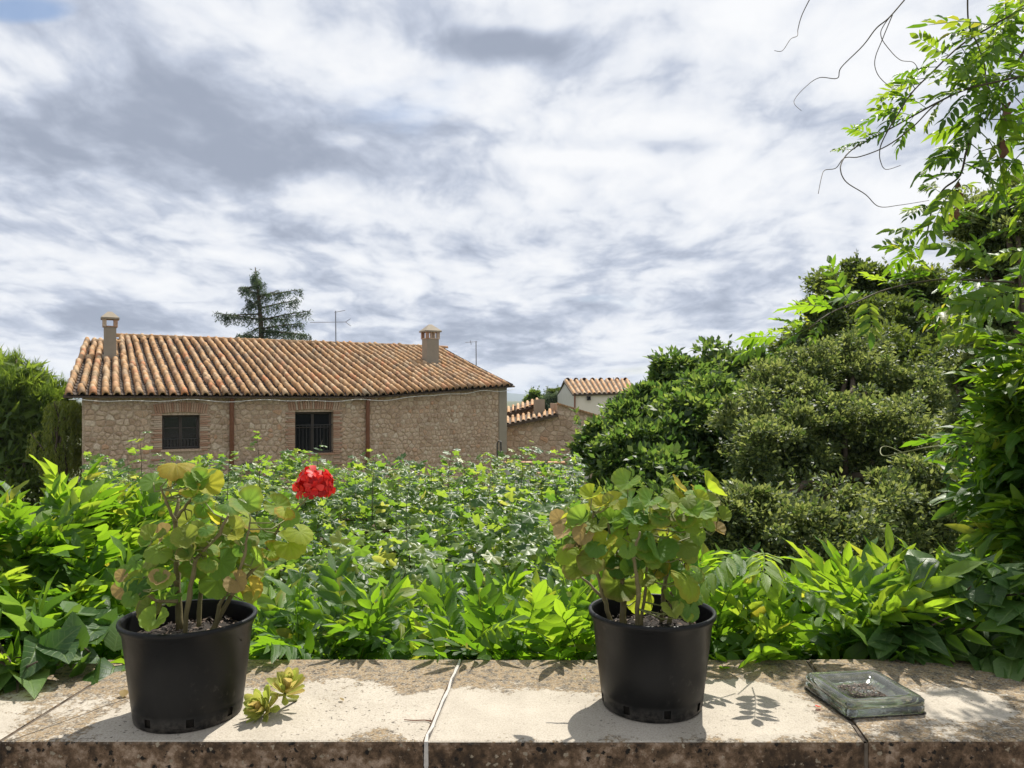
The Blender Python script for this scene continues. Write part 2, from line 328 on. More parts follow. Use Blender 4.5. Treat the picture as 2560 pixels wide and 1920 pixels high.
class MB:
    def __init__(s): s.v = []; s.f = []
    def add(s, vs, fs, Mx=None):
        o = len(s.v); s.v += [tuple(Mx @ Vector(p)) if Mx is not None else tuple(p) for p in vs]; s.f += [tuple(i + o for i in f) for f in fs]; return s
    def box(s, a, b, Mx=None):
        (x0, y0, z0), (x1, y1, z1) = a, b
        return s.add([(x0, y0, z0), (x1, y0, z0), (x1, y1, z0), (x0, y1, z0), (x0, y0, z1), (x1, y0, z1), (x1, y1, z1), (x0, y1, z1)],
                     [(0, 3, 2, 1), (4, 5, 6, 7), (0, 1, 5, 4), (1, 2, 6, 5), (2, 3, 7, 6), (3, 0, 4, 7)], Mx)
    def prism(s, poly, z0, z1, Mx=None):            # poly of (x, y)
        n = len(poly); vs = [(x, y, z0) for x, y in poly] + [(x, y, z1) for x, y in poly]
        return s.add(vs, [tuple(range(n))[::-1], tuple(range(n, 2 * n))] + [(i, (i + 1) % n, n + (i + 1) % n, n + i) for i in range(n)], Mx)
    def extrude(s, poly, vec, Mx=None):             # poly of 3-D points
        n = len(poly); v = Vector(vec); vs = [tuple(p) for p in poly] + [tuple(Vector(p) + v) for p in poly]
        return s.add(vs, [tuple(range(n))[::-1], tuple(range(n, 2 * n))] + [(i, (i + 1) % n, n + (i + 1) % n, n + i) for i in range(n)], Mx)
    def tube(s, pts, r, n=6, cap=True):
        pts = [Vector(p) for p in pts]; k = len(pts); rs = r if isinstance(r, (list, tuple)) else [r] * k; o = len(s.v); up = Vector((.13, .21, .97))
        for i, p in enumerate(pts):
            t = (pts[min(i + 1, k - 1)] - pts[max(i - 1, 0)]).normalized(); a = t.cross(up)
            if a.length < 1e-3: a = t.cross(Vector((1, 0, 0)))
            a.normalize(); b = t.cross(a)
            for j in range(n):
                q = p + (a * math.cos(2 * math.pi * j / n) + b * math.sin(2 * math.pi * j / n)) * rs[i]; s.v.append(tuple(q))
        for i in range(k - 1):
            for j in range(n): s.f.append((o + i * n + j, o + i * n + (j + 1) % n, o + (i + 1) * n + (j + 1) % n, o + (i + 1) * n + j))
        if cap: s.f.append(tuple(o + j for j in range(n))[::-1]); s.f.append(tuple(o + (k - 1) * n + j for j in range(n)))
        return s
    def lathe(s, prof, n=48, skip=None):
        o = len(s.v)
        for r, z in prof:
            for j in range(n): s.v.append((r * math.cos(2 * math.pi * j / n), r * math.sin(2 * math.pi * j / n), z))
        for i in range(len(prof) - 1):
            for j in range(n):
                if skip and skip(i, j): continue
                s.f.append((o + i * n + j, o + i * n + (j + 1) % n, o + (i + 1) * n + (j + 1) % n, o + (i + 1) * n + j))
        return s
    def mesh(s, name, mat, smooth=False, lf=None):
        me = bpy.data.meshes.new(name); me.from_pydata(s.v, [], s.f); me.materials.append(mat)
        if smooth: me.polygons.foreach_set('use_smooth', [True] * len(me.polygons))
        if lf is not None: set_lf(me, np.array(lf, dtype=np.float32))
        me.update(); return me
    def build(s, name, mat, parent=None, smooth=False, lf=None, world=True):
        o = link(name, s.mesh(name, mat, smooth, lf), parent)
        if parent is not None and world: o.location = -wpos(parent)
        return o
def set_lf(me, uvr):
    a = me.attributes.new('lf', 'FLOAT_COLOR', 'POINT'); c = np.ones((len(me.vertices), 4), np.float32); c[:, :3] = uvr; a.data.foreach_set('color', c.ravel())

def np_mesh(name, Vs, Fs, mat, lf=None, smooth=True):
    """Vs (n,3); Fs list of (m,k) index arrays"""
    me = bpy.data.meshes.new(name); me.vertices.add(len(Vs)); me.vertices.foreach_set('co', np.asarray(Vs, np.float32).ravel())
    loops = np.concatenate([f.ravel() for f in Fs]); tot = np.concatenate([np.full(len(f), f.shape[1]) for f in Fs])
    st = np.concatenate([[0], np.cumsum(tot)[:-1]])
    me.loops.add(len(loops)); me.loops.foreach_set('vertex_index', loops.astype(np.int32))
    me.polygons.add(len(tot)); me.polygons.foreach_set('loop_start', st.astype(np.int32)); me.polygons.foreach_set('loop_total', tot.astype(np.int32))
    if smooth: me.polygons.foreach_set('use_smooth', np.ones(len(tot), bool))
    if lf is not None: set_lf(me, lf)
    me.materials.append(mat); me.update(calc_edges=True); me.validate(); return me

def field(name, tm, Ms, mat, parent, rnd=None, kind='stuff', smooth=True):
    """copies of template tm = (V, [F...], UV) at matrices Ms (N,4,4) joined into one mesh"""
    V, Fs, UV = tm; N = len(Ms); k = len(V); Ms = np.asarray(Ms, np.float32)
    X = np.einsum('nij,kj->nki', Ms[:, :3, :3], V) + Ms[:, None, :3, 3]
    off = (np.arange(N) * k)[:, None, None]
    FF = [(f[None] + off).reshape(-1, f.shape[1]) for f in Fs]
    rnd = NR.random(N) if rnd is None else np.asarray(rnd)
    lf = np.zeros((N, k, 3), np.float32); lf[:, :, :2] = UV[None, :, :2]
    lf[:, :, 2] = (rnd[:, None] + (UV[None, :, 2] if UV.shape[1] > 2 else 0)) % 1.0
    o = link(name, np_mesh(name, X.reshape(-1, 3), FF, mat, lf.reshape(-1, 3), smooth), parent)
    if parent is not None: o.location = -wpos(parent)
    if kind: o['kind'] = kind
    return o
def frames(pos, ydir, zdir, scale):
    """(N,4,4): Y axis along ydir, Z near zdir"""
    y = ydir / np.linalg.norm(ydir, axis=1, keepdims=True); x = np.cross(y, zdir); x /= np.linalg.norm(x, axis=1, keepdims=True) + 1e-9; z = np.cross(x, y)
    Mx = np.zeros((len(pos), 4, 4)); sc = np.asarray(scale).reshape(-1, 1)
    Mx[:, :3, 0] = x * sc; Mx[:, :3, 1] = y * sc; Mx[:, :3, 2] = z * sc; Mx[:, :3, 3] = pos; Mx[:, 3, 3] = 1; return Mx
def M4(a): return Matrix([list(map(float, r)) for r in a])
def unit(n): v = NR.normal(size=(n, 3)); return v / np.linalg.norm(v, axis=1, keepdims=True)

# ------------------------------------------------------------------ leaf templates
def leaflet(w=.36, fold=.10, droop=.12, wave=.0, rows=(.14, .38, .66, .87), prof=(.66, 1.0, .76, .34), seed=0):
    rr = random.Random(seed); V = [(0, 0, 0)]; UV = [(0, .5)]
    for u, p in zip(rows, prof):
        hw = w * .5 * p; zz = -droop * u * u
        for sgn in (-1, 0, 1):
            V.append((sgn * hw, u, zz + abs(sgn) * (fold * p + wave * rr.uniform(-1, 1)))); UV.append((u, .5 + .5 * sgn))
    V.append((0, 1, -droop)); UV.append((1, .5)); n = len(rows); t = len(V) - 1
    q = [(1 + 3 * i + j, 2 + 3 * i + j, 5 + 3 * i + j, 4 + 3 * i + j) for i in range(n - 1) for j in (0, 1)]
    b = 1 + 3 * (n - 1)
    return np.array(V), [np.array(q), np.array([(0, 2, 1), (0, 3, 2), (b, b + 1, t), (b + 1, b + 2, t)])], np.array(UV)
LFL = [leaflet(.29 + .07 * (i % 3), .03 + .045 * (i % 4), .05 + .13 * (i % 3), .05, seed=i) for i in range(6)]
def join(parts):
    Vs, qs, ts, us, o = [], [], [], [], 0
    for V, Fs, UV in parts:
        Vs.append(V); us.append(UV)
        for f in Fs: (qs if f.shape[1] == 4 else ts).append(f + o)
        o += len(V)
    F2 = ([np.concatenate(qs)] if qs else []) + ([np.concatenate(ts)] if ts else [])
    return np.concatenate(Vs), F2, np.concatenate(us)
def compound(seed, pairs=5, ll=.42, w=1.0, droop=.35, hang=.25):
    """a pinnate leaf: rachis of length 1 along +Y, arching to -Z, leaflets of length ll in pairs"""
    rr = random.Random(seed); parts = []
    def rp(t): return np.array([.04 * math.sin(3 * t + seed), t, -droop * t * t])
    ts = [0, .3, .6, 1.0]; V = []
    for t in ts:
        p = rp(t); r = .011 * (1 - .6 * t)
        V += [p + (r, 0, 0), p + (-r * .5, 0, r), p + (-r * .5, 0, -r)]
    q = [(3 * i + j, 3 * i + (j + 1) % 3, 3 * i + 3 + (j + 1) % 3, 3 * i + 3 + j) for i in range(3) for j in range(3)]
    parts.append((np.array(V), [np.array(q)], np.tile([[.5, .5, .0]], (12, 1))))
    def put(t, ang, L, tilt):
        lv, lfs, luv = LFL[rr.randrange(6)]
        a = math.radians(ang); d = Vector((math.sin(a), math.cos(a), -tilt)).normalized(); zz = Vector((rr.uniform(-.35, .35), rr.uniform(-.3, .3), 1))
        x = d.cross(zz).normalized(); z = x.cross(d); A = np.array([[x.x * w, d.x, z.x], [x.y * w, d.y, z.y], [x.z * w, d.z, z.z]]) * L
        uv = np.concatenate([luv, np.full((len(luv), 1), rr.uniform(-.10, .10) % 1.0 if False else rr.uniform(0, .16))], 1)
        parts.append((lv @ A.T + rp(t), lfs, uv))
    for i in range(pairs):
        t = .26 + .66 * i / max(1, pairs - 1)
        for sg in (-1, 1):
            put(min(1, t + rr.uniform(-.02, .02)), sg * (62 - 18 * i / pairs + rr.uniform(-9, 9)), ll * rr.uniform(.8, 1.1) * (1 - .25 * abs(i / pairs - .45)), hang + rr.uniform(-.2, .25))
    put(1.0, rr.uniform(-8, 8), ll * rr.uniform(.9, 1.1), droop + .2)
    return join(parts)
COMP = [compound(i, 5 + i % 3, .35 + .03 * (i % 3), 1.0, .15 + .12 * (i % 4), .1 + .12 * (i % 3)) for i in range(12)]
def tm_mesh(name, tm, mat): V, Fs, UV = tm; return np_mesh(name, V, Fs, mat, UV if UV.shape[1] == 3 else np.concatenate([UV, np.zeros((len(UV), 1))], 1))

def palm(seed, lobes=5, n=26, depth=.34, cup=.08):
    rr = random.Random(seed); V = [(0, 0, 0)]; UV = [(0, .5)]; out = []
    for i in range(n + 1):
        th = math.radians(-158 + 316 * i / n); k = (th + math.radians(158)) / math.radians(316) * (lobes) - .5
        lob = abs(math.cos(math.pi * (k)))                       # 1 on a lobe tip
        r = (1 - depth * (1 - lob)) * (.82 + .30 * math.cos(th * .5) ** 2) * .58 * (1 + rr.uniform(-.06, .06))
        if i % 2: r *= .93
        out.append((th, r))
    for fr in (.55, 1.0):
        for i, (th, r) in enumerate(out):
            V.append((math.sin(th) * r * fr, math.cos(th) * r * fr + .2, -cup * fr * fr + .035 * math.cos(th * lobes * 1.14) * fr + rr.uniform(-.012, .012))); UV.append((fr, i / n))
    V[0] = (0, .2, 0); m = n + 1
    tri = [(0, 1 + i + 1, 1 + i) for i in range(n)]; qd = [(1 + i, 1 + i + 1, 1 + m + i + 1, 1 + m + i) for i in range(n)]
    return np.array(V), [np.array(qd), np.array(tri)], np.array(UV)
GRAPE = [palm(i, 5, 20, .30 + .05 * (i % 3), .05 + .05 * (i % 3)) for i in range(6)]
def gerleaf(seed, cup=.12, fold=0.0):
    rr = random.Random(seed); n = 45; V = [(0, 0, 0)]; UV = [(0, .5)]; m = n + 1; R3 = (.3, .65, 1.0)
    wob = [rr.uniform(-.05, .05) for _ in range(9)]
    for fr in R3:
        for i in range(m):
            a = i / n; th = math.radians(-166 + 332 * a); lobe = abs(math.sin(math.pi * 9 * a))
            r = .5 * (1 - .07 * (1 - lobe ** .6) * fr * fr + wob[min(8, int(a * 9))] * fr) * (1 - .10 * (abs(th) / 2.9) ** 3)
            x, y = math.sin(th) * r * fr, math.cos(th) * r * fr
            z = cup * fr * fr * (1 if cup > 0 else 1) + .017 * math.cos(2 * math.pi * 9 * a) * fr + abs(x) * fold + .03 * math.sin(th * 2 + seed) * fr
            V.append((x, y, z)); UV.append((fr, a))
    tri = [(0, 2 + i, 1 + i) for i in range(n)]; qd = [(1 + k * m + i, 2 + k * m + i, 2 + (k + 1) * m + i, 1 + (k + 1) * m + i) for k in (0, 1) for i in range(n)]
    return np.array(V), [np.array(qd), np.array(tri)], np.array(UV)
GER = [gerleaf(i, [.10, -.12, .20, -.05, .04, -.2][i], [0, .1, .35, 0, .55, .2][i]) for i in range(6)]
OVATE = [leaflet(.72, .06 + .04 * i, .15 + .1 * i, .03, (.12, .32, .6, .84), (.72, 1.0, .78, .38), seed=20 + i) for i in range(4)]
SLEAF = (np.array([(0, 0, 0), (-.27, .45, .05), (.27, .45, .05), (0, 1, -.08)]), [np.array([(0, 2, 3, 1)])], np.array([(0, .5), (.5, 0), (.5, 1), (1, .5)]))
TUFT = (np.array([(-.02, 0, 0), (.02, 0, 0), (0, 1, 0), (0, 0, -.02), (0, 0, .02)]), [np.array([(0, 1, 2), (3, 4, 2)])], np.array([(0, .5)] * 5))

def scatter_leaves(parent, tms, meshes, Ms, nobj, mat, name='leaf', stuff='foliage', front=None):
    """the nobj leaves that show largest become parts, the rest one joined foliage part"""
    Ms = np.asarray(Ms); N = len(Ms)
    size = np.linalg.norm(Ms[:, :3, 1], axis=1); d = np.linalg.norm(Ms[:, :3, 3] - np.array([0, 0, CAMZ]), axis=1)
    key = size / d if front is None else front
    order = np.argsort(-key); k = NR.integers(0, len(tms), N)
    for i in order[:nobj]:
        place(link(name, meshes[k[i]], parent), M4(Ms[i]))
    rest = order[nobj:]
    if len(rest):
        for j in range(len(tms)):
            pass
        sel = [rest[k[rest] == j] for j in range(len(tms))]
        parts = []
        Vs, FQ, FT, LFs, o = [], [], [], [], 0
        for j, ids in enumerate(sel):
            if not len(ids): continue
            V, Fs, UV = tms[j]; A = Ms[ids]; kk = len(V)
            X = np.einsum('nij,kj->nki', A[:, :3, :3], V) + A[:, None, :3, 3]
            rnd = NR.random(len(ids)); lf = np.zeros((len(ids), kk, 3)); lf[:, :, :2] = UV[None, :, :2]
            lf[:, :, 2] = (rnd[:, None] + (UV[None, :, 2] if UV.shape[1] > 2 else 0)) % 1
            off = (o + np.arange(len(ids)) * kk)[:, None, None]
            for f in Fs: (FQ if f.shape[1] == 4 else FT).append((f[None] + off).reshape(-1, f.shape[1]))
            Vs.append(X.reshape(-1, 3)); LFs.append(lf.reshape(-1, 3)); o += len(ids) * kk
        FF = ([np.concatenate(FQ)] if FQ else []) + ([np.concatenate(FT)] if FT else [])
        ob = link(stuff, np_mesh(stuff, np.concatenate(Vs), FF, mat, np.concatenate(LFs)), parent); ob.location = -wpos(parent); ob['kind'] = 'stuff'
COMPM = [tm_mesh('pinnate_leaf', t, M['wisteria']) for t in COMP]
COMPD = [tm_mesh('pinnate_leaf_shade', t, M['wisteria_shade']) for t in COMP]
GRAPEM = [tm_mesh('lobed_leaf', t, M['grape']) for t in GRAPE]
OVATEM = [tm_mesh('ovate_leaf', t, M['ovate']) for t in OVATE]

# ------------------------------------------------------------------ the setting: ground, terrace, far hills
GZ = -4.2
def setting():
    g = MB().add([(-9000, -9000, GZ), (9000, -9000, GZ), (9000, 9000, GZ), (-9000, 9000, GZ)], [(0, 1, 2, 3)]).build('ground', M['ground']); tag(g, kind='structure')
    t = MB().box((-6, -5, GZ + .004), (6, 1.60, -.92)).build('terrace', M['floor']); tag(t, kind='structure')
    def ridge(name, Y, pts, depth, mat):
        top = [P(x, y, Y) for x, y in pts]; m = MB(); n = len(top)
        vs = [tuple(p) for p in top] + [(p.x, Y - depth, GZ - 2) for p in top] + [(p.x, Y + depth, GZ - 2) for p in top]
        m.add(vs, [(n + i, n + i + 1, i + 1, i) for i in range(n - 1)] + [(i, i + 1, 2 * n + i + 1, 2 * n + i) for i in range(n - 1)])
        return tag(m.build(name, mat, smooth=True), kind='structure')
    pts = [(-3500, 990)] + [(x, 992 - 9 * math.sin(x * .011) - 5 * math.sin(x * .031 + 1) + (8 if x < 1200 else 0)) for x in range(-3200, 6000, 60)] + [(6200, 995)]
    ridge('mountain', 7000, pts, 900, M['hill'])
setting()

def haze():
    m = MB().box((-8500, -500, GZ - 3), (8500, 8000, 95)).mesh('haze', bpy.data.materials.new('haze_air'))
    mt = m.materials[0]; mt.use_nodes = True; nt = mt.node_tree
    nt.nodes.remove(nt.nodes['Principled BSDF']); v = nt.nodes.new('ShaderNodeVolumePrincipled')
    v.inputs['Color'].default_value = (.72, .82, .97, 1); v.inputs['Density'].default_value = 1.3e-4
    nt.links.new(v.outputs[0], nt.nodes['Material Output'].inputs['Volume'])
    tag(link('haze', m), kind='stuff')
haze()

# ------------------------------------------------------------------ parapet wall with coping slabs
def parapet():
    w = thing('parapet_wall', 'low terrace wall topped with lichen-stained pale stone coping carrying two black pots', 'wall', (0, 1.8, -.92))
    MB().box((-3.2, 1.605, -.92), (3.2, 2.05, -.062)).build('wall_body', M['render'], w)
    # joints as (x at front edge, x at back edge); front y 1.575, back y 2.077
    J = [(-3.2, -3.2), (-1.052, -1.026), (-.178, -.139), (.726, .797), (1.75, 1.85), (3.2, 3.2)]; y0, y1 = 1.575, 2.077
    for i in range(5):
        g0 = .004 if i else 0
        a0, a1, b0, b1 = J[i][0] + g0, J[i][1] + g0, J[i + 1][0] - .004, J[i + 1][1] - .004
        dz = (0, .001, 0, .0015, 0)[i]
        nx = 26; ny = 14; m = MB(); rr = random.Random(i)
        e = .006
        # a slab with softly worn arrises
        def ring(inset, z):
            return [(a0 + inset, y0 + inset, z), (b0 - inset, y0 + inset, z), (b1 - inset, y1 - inset, z), (a1 + inset, y1 - inset, z)]
        rings = [ring(.003, -.07), ring(0, -.066), ring(0, -e + dz), ring(e * .3, -e * .3 + dz), ring(e, dz)]
        vs = [p for r in rings for p in r]; fs = [(3, 2, 1, 0)] + [(4 * k + j, 4 * k + (j + 1) % 4, 4 * k + 4 + (j + 1) % 4, 4 * k + 4 + j) for k in range(4) for j in range(4)] + [(16, 17, 18, 19)]
        m.add(vs, fs).build('coping_slab', M['coping'], w)
    def joint(k, mat, wid, z):
        m = MB(); n = 14; rr = random.Random(k); pts = []
        for i in range(n + 1):
            t = i / n; x = J[k][0] + (J[k][1] - J[k][0]) * t + rr.uniform(-.0025, .0025); y = y0 - .0005 + (y1 - y0) * t; h = wid * rr.uniform(.75, 1.25)
            pts.append((x, y, h))
        vs = [];
        for x, y, h in pts: vs += [(x - h, y, -.05), (x - h * .8, y, z), (x + h * .8, y, z), (x + h, y, -.05)]
        fs = [(4 * i + j, 4 * i + 4 + j, 4 * i + 5 + j, 4 * i + 1 + j) for i in range(n) for j in range(3)] + [(0, 1, 2, 3)]
        m.add(vs, fs)
        x, y, h = pts[0]; m.box((x - h * .8, y - .0008, -.069), (x + h * .8, y + .01, -.003))
        m.build('mortar_joint', mat, w)
    joint(2, M['grout'], .0040, .0004); joint(3, M['joint'], .0042, -.003); joint(1, M['joint'], .0042, -.003); joint(4, M['joint'], .0042, -.003)
    # hairline crack that runs off from the corner joint
    m = MB(); rr = random.Random(5); pts = []
    for i in range(13):
        t = i / 12; pts.append((-1.03 + .19 * t + rr.uniform(-.003, .003), 1.578 + .33 * t))
    vs = []
    for i, (x, y) in enumerate(pts): h = .0016 * rr.uniform(.6, 1.3); vs += [(x - h, y, .0016), (x + h, y, .0016)]
    m.add(vs, [(2 * i, 2 * i + 1, 2 * i + 3, 2 * i + 2) for i in range(12)]).build('crack', M['joint'], w)
parapet()

# ------------------------------------------------------------------ the stone house
CA, SA = .8721, .4894
W0 = Vector((-11.18, 20.0, 0)); D1 = Vector((CA, SA, 0)); IN1 = Vector((-SA, CA, 0))
S_TURN, S_END, R_END, R_RIDGE, PITCH = 7.72, 13.41, 1.50, 7.33, .272
EZ = CAMZ + .20
def wall_frame(o, d): d = d.normalized(); i = Vector((-d.y, d.x, 0)); return Matrix(((d.x, i.x, 0, o.x), (d.y, i.y, 0, o.y), (0, 0, 1, 0), (0, 0, 0, 1)))
F1 = wall_frame(W0, D1); T1 = W0 + D1 * S_TURN; E2 = W0 + D1 * S_END + IN1 * R_END
F2 = wall_frame(T1, E2 - T1); LEN2 = (E2 - T1).length
def hit(Fm, px, py):
    """where the ray through a photo pixel meets the wall plane: (along, z)"""
    o = Fm.translation; n = Fm.to_3x3() @ Vector((0, 1, 0)); d = P(px, py, 1) - Vector((0, 0, CAMZ)); c = Vector((0, 0, CAMZ))
    t = (o - c).dot(n) / d.dot(n); q = Fm.inverted() @ (c + d * t); return q.x, q.z
def roofp(s, r, h=0): # point of the roof surface
    return W0 + D1 * s + IN1 * r + Vector((0, 0, EZ + PITCH * r + h - .045 * math.sin(s * 1.1) * math.sin(max(0, min(1, r / R_RIDGE)) * math.pi)))
def roofhit(px, py):
    c = Vector((0, 0, CAMZ)); d = P(px, py, 1) - c; o = roofp(0, 0); n = D1.cross(IN1 + Vector((0, 0, PITCH))).normalized()
    t = (o - c).dot(n) / d.dot(n); q = c + d * t - W0; return q.dot(D1), q.dot(IN1)

def voronoi(pts, x0, x1, z0, z1, keep, k=18):
    pts = np.asarray(pts); cells = []
    for i in np.nonzero(keep)[0]:
        p = pts[i]; d = np.abs(pts - p); near = np.argsort(d[:, 0] ** 2 + d[:, 1] ** 2)[1:k]
        poly = [(x0, z0), (x1, z0), (x1, z1), (x0, z1)]
        for j in near:
            q = pts[j]; mx, mz = (p + q) / 2; nx, nz = q - p; new = []
            for a in range(len(poly)):
                A, B = poly[a], poly[(a + 1) % len(poly)]
                da = (A[0] - mx) * nx + (A[1] - mz) * nz; db = (B[0] - mx) * nx + (B[1] - mz) * nz
                if da <= 0: new.append(A)
                if (da < 0) != (db < 0) and da != db:
                    t = da / (da - db); new.append((A[0] + (B[0] - A[0]) * t, A[1] + (B[1] - A[1]) * t))
            poly = new
            if len(poly) < 3: break
        if len(poly) >= 3: cells.append(poly)
    return cells
def stone_geo(poly, rr, mb, Fm, gap=.011):
    c = np.mean(poly, axis=0); n = len(poly); d = rr.uniform(.012, .036); ti = rr.uniform(-.05, .05); tk = rr.uniform(-.05, .05)
    V = []; rad = max(.02, min(math.hypot(p[0] - c[0], p[1] - c[1]) for p in poly))
    for fr, out in ((1 - gap / rad, .006), (1 - (gap + .014) / rad, -d * .72), (max(.3, 1 - (gap + .045) / rad), -d)):
        for p in poly:
            x = c[0] + (p[0] - c[0]) * fr; z = c[1] + (p[1] - c[1]) * fr
            V.append((x, out + ((x - c[0]) * ti + (z - c[1]) * tk) * (out < 0), z))
    fs = [(k * n + i, k * n + (i + 1) % n, (k + 1) * n + (i + 1) % n, (k + 1) * n + i) for k in (0, 1) for i in range(n)] + [tuple(2 * n + i for i in range(n))]
    mb.add(V, fs, Fm); return len(V)
def rubble(parent, Fm, x0, x1, z0, z1f, ghosts, size, nobj, seed):
    """stones set one by one: nobj largest-showing as parts, rest joined"""
    rr = random.Random(seed); pts = []; rows = int((3.6) / (size * .78)); z1 = max(z1f(x0), z1f(x1))
    z = z0
    while z < z1 + size:
        x = x0 + rr.uniform(0, size)
        rowh = size * rr.choice((.55, .7, .8, .95))
        while x < x1:
            pts.append((x, z + rr.uniform(-.3, .3) * rowh)); x += size * rr.choice((.6, .8, 1, 1.2, 1.6)) * rr.uniform(.85, 1.15)
        z += rowh
    def inside(p): return any(a - .02 < p[0] < b + .02 and c - .02 < p[1] < d + .02 for a, b, c, d in ghosts)
    pts = [p for p in pts if not inside(p)]; nreal = len(pts)
    for a, b, c, d in ghosts:
        for ax in np.arange(a + .03, b, .09):
            for az in np.arange(c + .03, d, .09): pts.append((ax, az))
    keep = np.zeros(len(pts), bool); keep[:nreal] = True
    pa = np.array(pts); sc = np.array([1, 1.18]); cells = [[(x, z / 1.18) for x, z in pl] for pl in voronoi(pa * sc, x0 + .01, x1 - .01, z0 * 1.18, (z1 + .3) * 1.18, keep)]
    ok = []
    for pl in cells:
        c = np.mean(pl, axis=0)
        if c[1] > z1f(c[0]) - .04: continue
        pl = [(x, min(z, z1f(x) - .01)) for x, z in pl]
        if any(a + .1 < x < b - .1 and c_ + .1 < z < d - .1 for x, z in pl for a, b, c_, d in ghosts): continue
        ar = abs(sum(pl[i][0] * pl[(i + 1) % len(pl)][1] - pl[(i + 1) % len(pl)][0] * pl[i][1] for i in range(len(pl)))) / 2
        vis = 1 if c[1] > CAMZ - 1.75 else .15
        ok.append((ar * vis, pl))
    ok.sort(key=lambda t: -t[0]); big = MB(); lf = []
    for k, (ar, pl) in enumerate(ok):
        if k < nobj:
            m = MB(); n = stone_geo(pl, rr, m, Fm); m.build('stone', M['stone'], parent, lf=[(0, 0, rr.random())] * n)
        else: n = stone_geo(pl, rr, big, Fm); lf += [(0, 0, rr.random())] * n
    if lf: o = big.build('stonework', M['stone'], parent, lf=lf); o['kind'] = 'stuff'

def brick_mesh(l, h, d):
    e = .006; m = MB(); m.box((-l / 2 + e, -d, -h / 2 + e), (l / 2 - e, 0, h / 2 - e))
    a = [(-l / 2, .0), (l / 2, 0)]
    m = MB(); r = lambda i, y: [(-l / 2 + i, y, -h / 2 + i), (l / 2 - i, y, -h / 2 + i), (l / 2 - i, y, h / 2 - i), (-l / 2 + i, y, h / 2 - i)]
    vs = r(0, .05) + r(0, -d + e) + r(e, -d)
    m.add(vs, [(4 * k + j, 4 * k + (j + 1) % 4, 4 * k + 4 + (j + 1) % 4, 4 * k + 4 + j) for k in (0, 1) for j in range(4)] + [(8, 9, 10, 11)])
    return m.mesh('brick', M['brick'], lf=[(0, 0, 0)] * 12)

